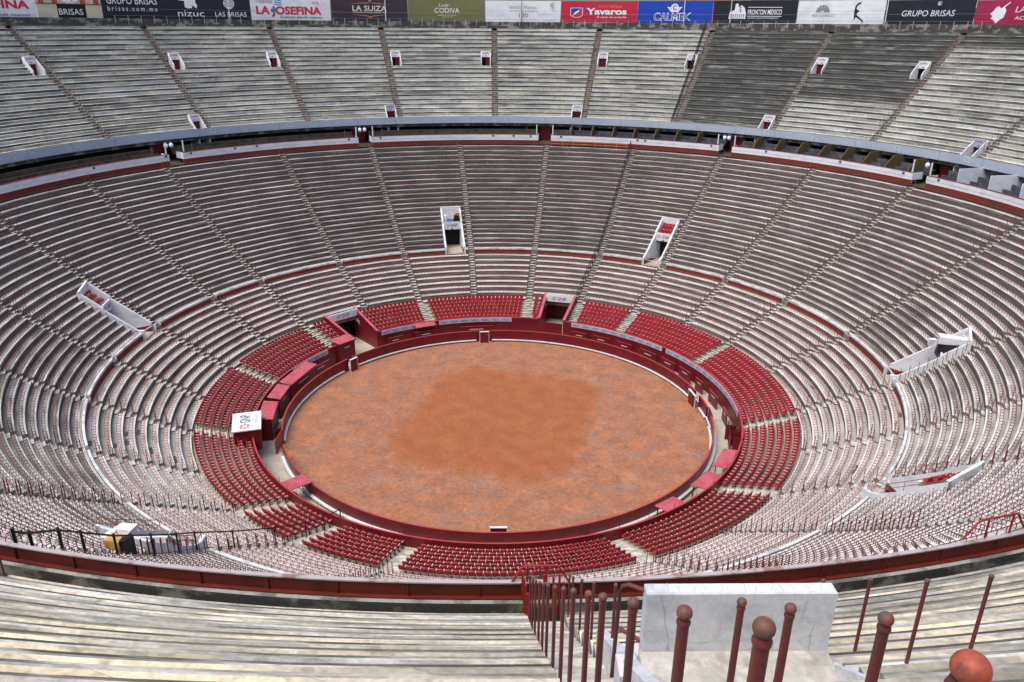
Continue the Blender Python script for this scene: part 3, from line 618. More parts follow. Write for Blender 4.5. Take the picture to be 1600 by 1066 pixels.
# ------------------------------------------------------------------ gates of the ring (crimson tunnels through the red seats)
def gate(label,a0,a1,lit,front):
    f=Frame(23.6,(a0+a1)/2,0); t=empty("ring_gate",label,"gate",f.loc); t.rotation_euler=(0,0,f.rz)
    w=math.radians(a1-a0)*26.0; wf=w*23.6/26; wb=w*28.9/26
    b=MB()
    for s in (-1,1):
        v=[]
        for dx in (0,.22):
            x0=s*(wf/2-.02-dx+.22*.5); x1=s*(wb/2-.02-dx+.22*.5)
            v+=[(x0,-.1,0),(x1,5.3,0),(x1,5.3,4.0),(x0,-.1,2.45)]
        b.add(v,[[0,1,2,3],[4,5,6,7],[0,3,7,4],[3,2,6,7],[1,2,6,5]],0)
    b.build("side_wall",[FENCE_RED],t)
    b=MB()
    for s in (-1,1): b.add([(s*(wf/2-.2),-.12,2.46),(s*(wf/2+.16),-.12,2.46),(s*(wb/2+.16),5.3,4.02),(s*(wb/2-.2),5.3,4.02)],[[0,1,2,3]])
    b.build("wall_cap",[PINK],t)
    b=MB(); b.box((0,4.55,3.62),(wb-.3,.15,.86)); b.build("lintel",[PALEB],t)
    gnp(t,(0,4.47,3.62),(1,0,0),(0,0,1),(0,-1,0),2.0,.72)
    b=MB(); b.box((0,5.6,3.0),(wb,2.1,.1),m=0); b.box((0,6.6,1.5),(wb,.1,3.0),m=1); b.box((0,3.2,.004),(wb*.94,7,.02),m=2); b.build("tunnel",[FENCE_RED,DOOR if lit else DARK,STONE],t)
    if front:
        b=MB(); b.box((0,-.05,.95),(wf-.4,.12,1.9)); b.build("gate_leaf",[FENCE_RED],t)
    return t
gate("tall crimson gate with white lettered lintel and closed low leaf, beside the black fence",12.6,20.5,True,True)
gate("wide open crimson gate with white lettered lintel and pale sloping floor",-47.6,-38.9,False,False)
shelter("square pink roofed crimson booth beside the open gate",-53.4,-47.9,23.0,24.6,2.6,True,.05)
# ------------------------------------------------------------------ portals of the middle terrace
def mid_portal(i,label,seatsin=True,rails_=False,lit=True):
    c,w=PORT[i]; f=Frame(36.15,c(36.2),0); az2=c(41.45)
    p0=f.o; p1=Frame(41.6,az2,0).o; ax=p1-p0; Ln=np.linalg.norm(ax[:2]); y=ax/Ln; x=np.array([y[1],-y[0],0]); rz=math.atan2(-x[1],x[0]); rz=math.atan2(x[1],x[0])
    t=empty("vomitory",label,"entrance",(p0[0],p0[1],7.35),"white walled entrances of the middle terrace"); t.rotation_euler=(0,0,rz)
    h=w/2; b=MB(); ky=Ln/5.45
    def ztop(x_,y_,up=.27):
        q=p0+x*x_+y*y_; r=math.hypot(q[0],q[1]); k=max(0.0,(r-36.42)/.628); return 8.05+.5*k+.0023*k*k-7.35+up
    ys=list(np.linspace(-.02,3.38*ky,7))+[3.40*ky]+list(np.linspace(3.45*ky,Ln,5))
    for s in (-1,1):
        zs=[ztop(s*h,y_,.27 if y_<3.39*ky else .45) for y_ in ys]
        for y0,y1,z0,z1 in zip(ys[:-1],ys[1:],zs[:-1],zs[1:]):
            v=[(s*(h+.02),y0,-.3),(s*(h+.02),y1,-.3),(s*(h+.02),y1,z1),(s*(h+.02),y0,z0),(s*(h-.22),y0,-.3),(s*(h-.22),y1,-.3),(s*(h-.22),y1,z1),(s*(h-.22),y0,z0)]
            b.add(v,[[0,1,2,3],[4,5,6,7],[3,2,6,7]],0)
        b.add([(s*(h+.02),-.02,-.3),(s*(h+.02),-.02,zs[0]),(s*(h-.22),-.02,zs[0]),(s*(h-.22),-.02,-.3)],[[0,1,2,3]],0)
        b.add([(s*(h+.02),Ln,-.3),(s*(h+.02),Ln,zs[-1]),(s*(h-.22),Ln,zs[-1]),(s*(h-.22),Ln,-.3)],[[0,1,2,3]],0)
    zb0,zb1=ztop(-h,Ln,.45),ztop(h,Ln,.45)
    b.add([(-h,Ln-.2,2),(h,Ln-.2,2),(h,Ln,2),(-h,Ln,2),(-h,Ln-.2,zb0),(h,Ln-.2,zb1),(h,Ln,zb1),(-h,Ln,zb0)],[[0,1,5,4],[4,5,6,7],[2,3,7,6]],0)
    b.build("side_wall",[WHITE],t)
    b=MB()
    for s in (-1,1): b.add([(s*(h-.225),-.02,.001),(s*(h-.225),3.3,.001),(s*(h-.225),3.3,.16),(s*(h-.225),-.02,.70)],[[0,1,2,3]])
    b.build("skirting",[BRICK],t)
    b=MB(); b.box((0,3.48*ky,3.16),(w-.40,.16,1.08)); b.build("lintel",[WHITE],t)
    gnp(t,(0,3.48*ky-.085,3.22),(1,0,0),(0,0,1),(0,-1,0),1.75,.62)
    b=MB(); b.box((0,3.48*ky-.088,2.72),(.3,.012,.14)); b.build("exit_sign",[GREEN],t)
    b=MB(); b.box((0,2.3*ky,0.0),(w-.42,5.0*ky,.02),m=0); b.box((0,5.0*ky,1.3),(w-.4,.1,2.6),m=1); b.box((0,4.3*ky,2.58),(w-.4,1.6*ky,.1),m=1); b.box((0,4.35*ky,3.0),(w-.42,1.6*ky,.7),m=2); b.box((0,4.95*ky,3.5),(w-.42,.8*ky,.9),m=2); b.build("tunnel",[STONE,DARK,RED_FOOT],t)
    if seatsin:
        for q in range(3):
            sb=MB()
            for e in range(4):
                xx=-h+.55+e*(w-1.1)/3
                v,ff,mm=SEATP[0][1]; v=v.copy(); v[:,0]+=xx; v[:,1]+=(3.62+.58*q)*ky; v[:,2]+=3.0+.42*q+.05+(.42 if i==4 else 0); sb.add(v,ff,0)
                v,ff,mm=SEATP[1][1]; v=v.copy(); v[:,0]+=xx; v[:,1]+=(3.62+.58*q)*ky; v[:,2]+=3.0+.42*q+.05+(.42 if i==4 else 0); sb.add(v,ff,0)
                v,ff,mm=SEATP[2][1]; v=v.copy(); v[:,0]+=xx; v[:,1]+=(3.62+.58*q)*ky; v[:,2]+=3.0+.42*q+.05+(.42 if i==4 else 0); sb.add(v,ff,1)
            sb.build("seat_row",[SEAT_RED,ARM],t)
    b=MB()
    def guard(s,y0,y1,off):
        n=5; yy=np.linspace(y0*ky,y1*ky,n)
        for hh in (.35,.7): b.tube([(s*(h-.1),y_,ztop(s*h,y_)+hh+off) for y_ in yy],.022,5)
        for y_ in yy: b.tube([(s*(h-.1),y_,ztop(s*h,y_)-.1+off),(s*(h-.1),y_,ztop(s*h,y_)+.7+off)],.022,5)
    if rails_:
        guard(-1,.3,3.3,0); guard(1,.3,5.2,0)
    else:
        b.tube([(-h+.3,.4,.55),(-h+.3,3.3,.55)],.02,5); b.tube([(-h+.3,.4,.02),(-h+.3,.4,.55)],.02,5); b.tube([(-h+.3,2,.02),(-h+.3,2,.55)],.02,5)
    b.build("guard_rail",[RAIL_RED],t)
    return t,x,y,p0,h,Ln
mid_portal(0,"white walled entrance with dark mouth straight behind the ring, covered camera on top",False)
mid_portal(1,"white walled entrance with red seats on top, between the black fence and the long stair",True)
mid_portal(2,"white walled entrance with red seats on top, beside the far end of the shelters side",True)
P4_=mid_portal(3,"white walled entrance carrying a camera under white and black covers",False)
mid_portal(4,"white walled entrance with red guard rails and red seats on top",True,True)
P6_=mid_portal(5,"white walled entrance with guard rails behind the black fence, yellow crate on top",False,True)
def local(i,x,y,z):
    c,w=PORT[i]; p0=Frame(36.15,c(36.2),7.35).o; p1=Frame(41.6,c(41.45),7.35).o; d=p1-p0; d/=np.linalg.norm(d); e=np.array([d[1],-d[0],0])
    return p0+e*x+d*y+np.array([0,0,z]), math.atan2(e[1],e[0])
def lump(b,c,d,rz,m,jit=.06,seed=0):
    rg=np.random.default_rng(seed); x,y,z=np.array(d)/2
    v=np.array([[-x,-y,0],[x,-y,0],[x,y,0],[-x,y,0],[-x,-y,2*z],[x,-y,2*z],[x,y,2*z],[-x,y,2*z]])+rg.normal(0,jit,(8,3))
    cz,sz=math.cos(rz),math.sin(rz); v=np.stack([v[:,0]*cz-v[:,1]*sz,v[:,0]*sz+v[:,1]*cz,v[:,2]],-1)+np.asarray(c)
    b.add(v,[[3,2,1,0],[4,5,6,7],[0,1,5,4],[1,2,6,5],[2,3,7,6],[3,0,4,7]],m)
def covered_camera(i,label,pos,parts,at=None):
    p,rz=local(i,*pos) if at is None else (P(np.array(at[0]),np.array(at[1]),np.array(at[2])),-R(at[1])); t=empty("covered_camera",label,"camera",tuple(p)); t.rotation_euler=(0,0,rz)
    for q,(nm,c,d,r_,m) in enumerate(parts):
        b=MB(); lump(b,c,d,r_,0,.05,q+i*7); b.build(nm,[m],t,attrs=False)
covered_camera(0,"small covered camera with brown box on top above the dark entrance mouth",(.7,4.0,3.5),[("tripod_cover",(0,0,0),(.7,.6,1.0),.2,TARPB),("box",(.15,0,1.0),(.6,.45,.4),.1,CARD),("blue_bag",(-.95,-.1,0),(.8,.5,.35),.1,mat("blue_bag",(.06,.12,.5))),("grey_case",(-1.5,.5,.1),(.5,.4,.9),0,PALEB)])
covered_camera(3,"camera under a white sheet and black tarp on the entrance roof",(.3,4.2,3.3),[("white_sheet",(0,.1,1.15),(1.0,2.3,.5),.05,SKINW),("black_tarp",(.25,.05,0),(.9,2.1,1.15),.05,TARPB),("white_bundle",(-.2,-1.4,.6),(.5,.6,.6),.3,SKINW)])
covered_camera(5,"tall crate wrapped in white and black sheeting with a yellow slatted face",(0,0,0),[("slatted_crate",(0,.35,0),(.75,.55,1.15),.15,CARD),("white_sheet",(.6,.1,0),(.45,.7,1.1),.25,SKINW),("black_sheet",(-.5,.1,0),(.25,.7,1.15),.1,TARPB),("white_lid",(.2,-.45,.8),(.9,.55,.4),.2,PALEB)],at=(43.5,-156.0,13.75))
# ------------------------------------------------------------------ box gallery and canopy edge
gal=empty("box_gallery","ring of covered boxes with white and brick red parapet under the canopy","gallery")
GAP=[-175,-145,-114.5,-84.4,-53.3,-22.7,7.8,38.3,69.5,100,130.5,161]
gs=gaps([(g-1.12,g+1.12) for g in GAP if abs(g)<112],-113.2,113.0)
for a0,a1 in gs:
    n=max(2,int((a1-a0)/1.2))
    b=MB(); b.sweep([(51.02,19.6,0),(51.02,20.95,0)],cst(a0),cst(a1),n); b.build("skirting",[BRICK],gal)
    b=MB(); b.sweep([(51.0,20.93,0),(51.0,21.28,1),(50.99,21.28,1),(50.99,21.31,0),(50.97,21.31,0),(50.97,21.74,0),(51.15,21.74,0),(51.15,20.6,0)],cst(a0),cst(a1),n)
    for e in (a0,a1): b.abox(50.99,52.6,e-.03,e+.03,20.95,21.74,1,0)
    b.build("parapet",[WHITE,FASCIA],gal)
    b=MB(); b.sweep([(50.95,21.74,0),(50.95,21.80,0),(51.18,21.80,0)],cst(a0),cst(a1),n); b.build("coping",[BRICK],gal)
    right=(a0+a1)/2>23 and (a0+a1)/2<110
    b=MB()
    for q in range(3): b.sweep([(51.9+1.0*q,20.6+.42*q,0),(51.9+1.0*q,21.35+.42*q,0),(52.05+1.0*q,21.35+.42*q,0),(52.05+1.0*q,20.95+.42*q,0),(52.9+1.0*q,20.95+.42*q,0)],cst(a0+.2),cst(a1-.2),n)
    b.build("bench_row",[PALCO_BLUE if right else PALCO_DARK],gal)
    for e in ((a0+.25),(a1-.25)):
        if abs(e)>112: continue
        p=P(np.array(51.15),np.array(e),np.array(21.7)); q=P(np.array(51.15),np.array(e),np.array(23.2)); b=MB(); b.tube([p,q],.085,6); b.build("column",[WHITE],gal)
    if right or True:
        st_=3.5 if (a0+a1)/2<68 else 4.8
        aa=np.arange(a0+st_*.9,a1-1,st_) if right else [a0+1.9,a1-2.0]
        for e in aa:
            b=MB(); hi=22.75
            if (a0+a1)/2>68 and right: b.abox(51.2,56.0,e,e+.09,21.2,23.15,1,0); b.build("partition",[WHITE],gal)
            elif not right:
                p=P(np.array(51.6),np.array(e),np.array(21.0)); b.tube([p,p+np.array([0,0,1.7])],.09,6); b.build("post",[OCHRE],gal)
            else:
                v=[P(np.array(51.25),np.array(e),np.array(21.75)),P(np.array(52.6),np.array(e),np.array(23.02)),P(np.array(56.),np.array(e),np.array(23.1)),P(np.array(56.),np.array(e),np.array(20.9)),P(np.array(51.25),np.array(e),np.array(20.9))]
                w=[P(np.array(51.25),np.array(e+.12),np.array(21.75)),P(np.array(52.6),np.array(e+.12),np.array(23.02)),P(np.array(56.),np.array(e+.12),np.array(23.1)),P(np.array(56.),np.array(e+.12),np.array(20.9)),P(np.array(51.25),np.array(e+.12),np.array(20.9))]
                b.ngon(v); b.ngon(w)
                for u in range(4): b.add([v[u],v[u+1],w[u+1],w[u]],[[0,1,2,3]])
                b.build("partition",[OCHRE],gal)
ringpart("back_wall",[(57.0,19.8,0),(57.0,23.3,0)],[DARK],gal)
ringpart("floor",[(50.9,20.38,0),(57.0,20.38,0)],[PALCO_DARK],gal)
for g in GAP:
    if abs(g)>112: continue
    b=MB(); b.abox(55.2,55.3,g-1.1,g+1.1,20.4,23.1,2,0); b.build("door",[DOOR],gal)
for g in GAP:
    b=MB()
    for a0,a1 in gs: pass
sg=MB()
for a in [-54.9,-51.0,-44,-40.5,-25.4,-20.1,-1.0,2.5,5.4,10.6,23.6,24.9,36.0,45,67.0,72.5,-66,57]: sg.abox(50.93,50.97,a-.17,a+.17,21.42,21.66,1,0)
sg.build("exit_sign",[GREEN],gal)
can=empty("canopy_edge","blue grey canopy edge carrying the steel beam along the front of the top tier","canopy")
b=MB(); b.sweep([(54.42,23.02,0),(54.36,23.02,0),(54.36,24.02,0),(54.42,24.02,0)],cst(0),cst(360),360); b.build("fascia",[FASCIA],can)
ringpart("soffit",[(54.3,23.06,0),(57.2,23.06,0)],[DARK],can)
b=MB(); b.sweep([(54.36,24.025,0),(54.35,24.04,0),(54.475,24.04,0),(54.475,24.0,0)],cst(0),cst(360),360); b.build("beam_flange",[BEAM_TOP],can)
b=MB(); b.sweep([(54.42,24.02,0),(54.42,23.60,0),(54.54,23.60,0),(54.54,23.57,0)],cst(0),cst(360),360)
for a in np.arange(0,360,1.9): b.abox(54.42,54.47,a,a+.03,23.60,24.0,1,0)
b.build("beam_web",[BEAM],can)
b=MB(); b.sweep([(54.38,23.55,1),(54.60,23.55,1),(54.63,23.52,0),(54.63,22.6,0)],cst(0),cst(360),360); b.build("kerb",[WET_CONC,KERB_TOP],can)
for a in np.arange(-90,91,6.1):
    b=MB(); b.abox(54.348,54.36,a,a+.05,23.04,24.0,1,0); b.build("fascia_joint",[FASCIA_LINE],can)
for a in (-45.2,-27.8,-.6,43,62.5,72.5,-33.5):
    w_=.75; b=MB()
    for (x0,x1,z0,z1) in ((-.5,.5,23.35,23.42),(-.5,.5,23.88,23.95),(-.5,-.42,23.42,23.88),(.42,.5,23.42,23.88)): b.abox(54.34,54.36,a+x0*w_,a+x1*w_,z0,z1,1,0)
    b.build("painted_outline",[FASCIA_WHITE],can)
# round floodlights hung under the canopy at the gaps
for n_,(g,q,lab) in enumerate([(-53.3,-.4,"round white lamp, outer one of a pair under the canopy near the beige board house"),(-53.3,.4,"round white lamp, inner one of a pair under the canopy near the beige board house"),(-22.7,-.4,"round white lamp of the pair in the gap nearest the portal with grey lintel"),(-22.7,.4,"inner round white lamp of the pair in the gap near the grey lintel portal"),(38.3,-.9,"round white lamp of the pair in the gap beneath the dark stained rows"),(38.3,-.2,"second round white lamp of the pair beneath the dark stained rows"),(69.5,-.5,"single round white lamp in the gap beside the white partitions")]):
    p=P(np.array(52.4),np.array(g+q),np.array(22.62)); t=empty("round_lamp",lab,"lamp",tuple(p)); b=MB(); b.ball((0,0,0),(.27,.27,.30)); b.build("globe",[PALEB],t,smooth=True); b=MB(); b.tube([(0,0,.25),(0,0,.5)],.05,6); b.build("bracket",[FASCIA_LINE],t)
# ------------------------------------------------------------------ portals of the upper terrace
LAB_U=["under the beige board house","under the dark board with the cream letters","below the white board with the big red letters","below the dark purple board","below the olive board, beside the straight stair","below the crimson board with white letters","beside the black fence","in the middle of the dark stained rows","where dark stained rows meet pale rows","at the canopy below the dark board","with grey lintel, at the canopy below the purple board","at the canopy between the two lamp gaps","at the canopy below the stained rows","with grey lintel, at the canopy near the frame edge"]
RED_T=mat("red_letter",(.50,.02,.035))
for n_,(a,k) in enumerate(UPORT):
    k0=k-2 if k>5 else 0; zo=-.62 if k>5 else 0.0
    r0=54.85+.78*k0; z0=23.15+.624*k0-.15; f=Frame(r0,a,z0); t=empty("upper_vomitory","small white doorway "+LAB_U[n_],"doorway",f.loc,"doorways of the upper terrace"); t.rotation_euler=(0,0,f.rz)
    d=.78*(k-k0); h=.80; grey=n_ in (10,13); b=MB()
    for s in (-1,1):
        v=[(s*h,-.12,-1.2),(s*h,d,-1.2),(s*h,d,2.62+zo),(s*h,-.12,.42),(s*(h-.11),-.12,-1.2),(s*(h-.11),d,-1.2),(s*(h-.11),d,2.62+zo),(s*(h-.11),-.12,.42)]
        b.add(v,[[0,1,2,3],[4,5,6,7],[3,2,6,7],[0,3,7,4],[1,2,6,5]])
    b.build("side_wall",[WHITE],t)
    b=MB(); b.box((0,d-.25,2.2+zo),(2*h-.20,.2,.94)); b.build("lintel",[FASCIA if grey else WHITE],t)
    curved_text("LA JOSEFINA",None,0,0,0,0,0,RED_T,t,flat=(np.array([0,d-.36,2.37+zo]),np.array([1.0,0,0]),np.array([0,0,1.0]),1.05,.2),bold=.02)
    b=MB(); b.box((0,d-.356,1.92+zo),(.24,.012,.11)); b.build("exit_sign",[GREEN],t)
    b=MB(); b.box((0,d/2,-.02+zo*.8),(2*h-.2,d,.03),m=0); b.box((0,d+.4,.9+zo),(2*h,.1,2.6),m=1); b.box((.34,d-.1,.85+zo),(.66,.06,1.76),m=2)
    if k<5 or n_ in (5,7): b.box((-.34,d-.12,.85+zo),(.62,.05,1.76),m=2)
    b.build("doorway",[STONE,DARK,DOOR],t)
# ------------------------------------------------------------------ near portal parapet in the foreground
t=empty("parapet_wall","thick cracked white parapet wall between the red posts on the top tier","wall",(0,0,0))
def wedge(b,x0,x1,y0,y1,z0,z1,m=0,bev=.02):
    v=np.array([(x0,y0,z0),(x1,y0,z0),(x1,y1,z0),(x0,y1,z0),(x0,y0,z1-bev),(x1,y0,z1-bev),(x1,y1,z1-bev),(x0,y1,z1-bev),(x0+bev,y0+bev,z1),(x1-bev,y0+bev,z1),(x1-bev,y1-bev,z1),(x0+bev,y1-bev,z1)])
    b.add(v,[[0,1,5,4],[1,2,6,5],[2,3,7,6],[3,0,4,7],[4,5,9,8],[5,6,10,9],[6,7,11,10],[7,4,8,11],[8,9,10,11]],m)
b=MB(); wedge(b,1.84,4.23,-62.60,-62.40,28.6,30.53); b.build("wall",[None or WHITE_OLD],t)
b=MB()
CRACKM=mat("hairline_crack",(.33,.335,.34))
def crack(pts,w=.004):
    pts=np.array(pts,float)
    for p,q in zip(pts[:-1],pts[1:]):
        dx=np.array([q[1]-p[1],-(q[0]-p[0])]); dx=dx/ (np.linalg.norm(dx)+1e-9)*w*random.uniform(.5,1)
        for_=[(p[0]-dx[0],-62.603,p[1]-dx[1]),(p[0]+dx[0],-62.603,p[1]+dx[1]),(q[0]+dx[0],-62.603,q[1]+dx[1]),(q[0]-dx[0],-62.603,q[1]-dx[1])]; b.add(for_,[[0,1,2,3]])
def walk(x,z,dx,dzz,n):
    o=[(x,z)]
    for _ in range(n): x+=dx+random.uniform(-.025,.025); z+=dzz+random.uniform(-.02,.02); o.append((x,z))
    return o
crack(walk(2.02,30.48,.006,-.07,16)); crack(walk(2.10,29.8,.03,-.05,8)); crack(walk(3.86,30.45,.0,-.06,6)); crack(walk(3.75,30.25,.04,.02,5)); crack(walk(4.0,30.0,.01,-.07,8)); crack(walk(2.4,29.75,.09,.012,9),.003); crack(walk(3.9,29.8,.05,.02,4)); crack(walk(3.2,29.65,.06,-.01,7),.003); crack(walk(2.7,30.3,.02,-.06,5),.002)
def crackt(x,y,dx,dy,n,w=.003):
    q=walk(x,y,dx,dy,n)
    for p,r_ in zip(q[:-1],q[1:]): b.add([(p[0]-w,p[1],30.533),(p[0]+w,p[1],30.533),(r_[0]+w,r_[1],30.533),(r_[0]-w,r_[1],30.533)],[[0,1,2,3]])
for x in np.arange(1.95,4.2,.16): crackt(x,-62.57,random.uniform(-.01,.01),.03,5)
b.build("crack",[CRACKM],t,attrs=False)
SLAB=mat("slab_concrete",(.47,.45,.40),c2=(.37,.35,.31),sc=(1.3,1.3,1.3),fine=.12,fsc=9,c3=(.53,.51,.47),sc3=(2.2,2.2,2.2),bump=.3,speck=(.2,.185,.16),ssc=2.4,slo=.54,shi=.72,sam=.6)
t=empty("portal_roof","plain cracked concrete slab roof behind the white parapet wall","slab")
b=MB(); wedge(b,1.80,4.24,-63.30,-62.6,28.3,29.62,0,.02); wedge(b,1.80,4.24,-64.35,-63.30,28.3,29.78,0,.02); b.build("slab",[SLAB],t)
b=MB()
for (x,y,dx,dy,n) in [(2.6,-62.8,.05,-.09,9),(3.1,-63.0,.07,-.06,6),(2.2,-63.2,.12,.0,12),(3.4,-62.9,-.02,-.09,7)]:
    q=walk(x,y,dx,dy,n)
    for p,r_ in zip(q[:-1],q[1:]):
        zt=29.623 if min(p[1],r_[1])>-63.28 else (29.783 if max(p[1],r_[1])<-63.32 else None)
        if zt: b.add([(p[0]-.004,p[1],zt),(p[0]+.004,p[1]+.004,zt),(r_[0]+.004,r_[1]+.004,zt),(r_[0]-.004,r_[1],zt)],[[0,1,2,3]])
b.build("crack",[CRACKM],t,attrs=False)
b=MB(); wedge(b,1.55,1.83,-62.75,-62.35,28.2,29.35); tag(b.build("plinth_block",[WHITE_OLD],None),"small white plinth block at the foot of the cracked parapet wall","block")
t=empty("stair_side_wall","low sloping white side wall between near stair and the entrance pit","wall")
b=MB()
for x0,x1 in ((1.63,1.80),(4.20,4.30)):
    v=[(x0,-60.2,26.5),(x1,-60.2,26.5),(x1,-64.4,26.5),(x0,-64.4,26.5),(x0,-60.2,27.75),(x1,-60.2,27.75),(x1,-64.4,30.72),(x0,-64.4,30.72)]
    b.add(v,[[0,1,5,4],[1,2,6,5],[2,3,7,6],[3,0,4,7],[4,5,6,7]],0)
b.build("wall",[WHITE_OLD],t); b=MB(); b.box((2.96,-61.4,26.9),(2.4,2.6,.1)); b.build("pit_floor",[STONE],t)
t=empty("pipe_rail","bent red brown pipe loop fixed to the end of the white parapet","rail")
b=MB(); b.tube([(1.56,-62.15,28.7),(1.58,-62.2,30.22),(1.60,-62.24,30.35),(1.67,-62.3,30.42),(1.90,-62.45,30.43)],.029,8); b.build("upper_pipe",[POST_RED],t,smooth=True)
b=MB(); b.tube([(1.60,-62.2,29.62),(1.90,-62.47,29.62)],.029,8); b.build("lower_pipe",[POST_RED],t,smooth=True)
t=empty("rusty_bracket","rust brown iron bracket beside the slab end","bracket",(1.72,-63.0,29.45))
b=MB(); b.box((0,0,-.1),(.07,.10,.55),rz=.4,tilt=.25); b.build("plate",[RUST],t); b=MB(); b.tube([(.0,-.35,-.35),(.04,-.45,.08),(.10,-.52,.12),(.17,-.56,.03),(.17,-.56,-.4)],.05,8); b.build("loop",[RUST],t,smooth=True)
# ------------------------------------------------------------------ posts
def zsurf(r): return 23.15+.8*(r-54.85)+.27*math.exp(-max(0,r-54.85)/1.95)
def post(label,x,y,h,rad=.0245,bm=None,group="posts lining the near aisle",zb=None,ball=True,brad=.033,mt=None):
    r=math.hypot(x,y); z=zsurf(r)-.12 if zb is None else zb
    t=empty("handrail_post",label,"post",(x,y,z),group)
    ht=h+.12-brad if zb is None else h
    b=MB(); b.tube([(0,0,-.1),(0,0,ht)],rad,14)
    if ball: b.tube([(0,0,ht-.03),(0,0,ht-.02),(0,0,ht-.005)],[rad*1.18,rad*1.22,rad*1.02],14)
    b.build("pole",[mt or POST_RED],t,smooth=True)
    if ball: b=MB(); b.ball((0,0,ht+brad*.72),(brad,brad,brad*.96),0,18,12); b.build("ball_cap",[bm or POST_BALL],t,smooth=True)
Lr=[55.55,56.7,57.8,59.0,60.0,60.95,62.15,63.2,64.15,65.2,65.95,66.93,67.87,68.63,69.42]
nth=["lowest","second","third","fourth","fifth","sixth","seventh","eighth","ninth","tenth","eleventh","twelfth","thirteenth","second highest","highest and nearest"]
for q,r in enumerate(Lr):
    x=.74 if q<10 else (.735,.74,.745,.745,.735)[q-10]
    post("%s ball topped post up from the beam, bench side of the near stair"%nth[q],x,-math.sqrt(r*r-x*x),1.235+.006*q,rad=.0245,bm=BALL_NEAR if q==14 else None,brad=.030 if q==14 else .033)
for q,(x,r) in enumerate([(1.66,55.6),(1.64,56.5),(1.66,57.8),(1.66,59.43),(1.76,60.94),(1.60,66.28),(1.58,67.02),(1.62,67.8)]):
    post("%s ball topped post up from the beam, parapet side of the near stair"%nth[q],x,-math.sqrt(r*r-x*x),1.25)
for q,(x,y) in enumerate([(4.66,-61.35),(5.1,-61.75),(5.07,-62.95),(5.98,-62.75)]):
    post(["ball topped post showing just its ball behind the white parapet","ball topped post standing free beyond the end of the white parapet","ball topped post rising from a bench beyond the slab","outermost ball topped post among the pale benches"][q],x,y,1.2)
# red front bars and hand loop on the beam
t=empty("front_barrier","bright red bar barrier closing the foot of the near aisle","barrier")
for q,(x,y) in enumerate([(.60,-54.5),(.63,-54.75),(.66,-55.0),(.70,-55.3),(1.14,-54.6),(1.36,-54.7),(1.52,-54.6),(1.60,-54.9)]):
    b=MB(); b.box((x,y,23.75),(.055,.055,1.3)); b.build("bar",[POST_BRIGHT],t)
t=empty("hand_loop","bright red pipe loop rising from the steel beam at the near aisle","rail")
b=MB(); b.tube([(.34,-54.42,24.03),(.62,-54.42,24.5),(.70,-54.42,24.53),(1.42,-54.42,24.53),(1.52,-54.42,24.5),(1.78,-54.42,24.03)],.03,8); b.build("pipe",[POST_BRIGHT],t,smooth=True)
for x in (1.2,.72):
    b=MB(); b.tube([(x,-54.42,24.03),(x,-54.42,24.53)],.028,8); b.build("stay",[POST_BRIGHT],t)
def beam_loop(az0,az1,label):
    q0=[P(np.array(54.42),np.array(a),np.array(z)) for a,z in ((az0,24.18),(lerp(az0,az1,.2),24.68),(lerp(az0,az1,.25),24.72),(lerp(az0,az1,.8),24.72),(lerp(az0,az1,.84),24.68),(az1,24.18))]
    t=empty("hand_loop",label,"rail"); b=MB(); b.tube(q0,.03,8); b.build("pipe",[POST_BRIGHT],t,smooth=True)
    
    for u in (.36,.76):
        b=MB(); b.tube([P(np.array(54.42),np.array(lerp(az0,az1,u)),np.array(z)) for z in (24.1,24.7)],.028,8); b.build("stay",[POST_BRIGHT],t)
beam_loop(166.6,164.4,"bright red pipe loop on the steel beam far along the near curve")
# thin posts along the other aisles
thin=[]
def add_thin(aisles,w,rows,every,h,rad,name):
    for i,f in enumerate(aisles):
        for k,(r,z,d,hh) in enumerate(rows):
            if k%every: continue
            for s in (-1,1):
                rr=r+(.12 if s<0 else .3)
                a=f(rr)+s*math.degrees((w/2-.02)/rr); thin.append((rr,a,z-.03,h*random.uniform(.93,1.05),rad,name,i,s))
add_thin(AD,.86,lt_rows,1,1.02,.030,"pale lower rows"); add_thin(AD,.84,dk_rows,1,1.02,.030,"weathered middle rows"); 
add_thin(AU[:-1],.92,up_rows,1,1.1,.026,"top tier")
PT=[P(np.array(q[0]),np.array(q[1]),np.array(q[2]+.5)) for q in thin]; PT=np.array(PT)
dv=PT-CAM; zz=dv@CF; px=512+1215.784*.64*(dv@CR)/zz; py=341-1215.784*.64*(dv@CU)/zz
inv=(zz>.5)&(px>-5)&(px<1029)&(py>-5)&(py<690)
hid=np.array([ (q[0]>43 and q[0]<52 and abs((q[1]+180)%360-180)>150) for q in thin])
dd=np.where(inv&~hid,np.linalg.norm(dv,axis=1),1e6); od=np.argsort(dd)
base=MB(); base.tube([(0,0,-.05),(0,0,1)],1.0,6); bo=base.build("handrail_post",[mat("stair_post_red",(.19,.036,.032),c2=(.14,.04,.036),sc=(2,2,2),rough=.5)],None); pm=bo.data; bpy.data.objects.remove(bo)
AIS={0:"beside the wide near block",1:"by the black dividing fence",2:"past the black fence",3:"facing the white lettered box",20:"beside the railed entrance",21:"beyond the railed entrance",22:"opposite the black fence",23:"straight below the camera"}
for j in od[:250]:
    rr,a,z,h,rad,name,i,s=thin[j]
    o=bpy.data.objects.new("handrail_post",pm); C.objects.link(o); o.location=tuple(P(np.array(rr),np.array(a),np.array(z))); o.scale=(rad,rad,h)
    tag(o,"slim red %s stair post in the %s %s"%("inner" if s<0 else "outer",name,AIS.get(i,"round the bowl")),"post","slim red stair posts")
b=MB()
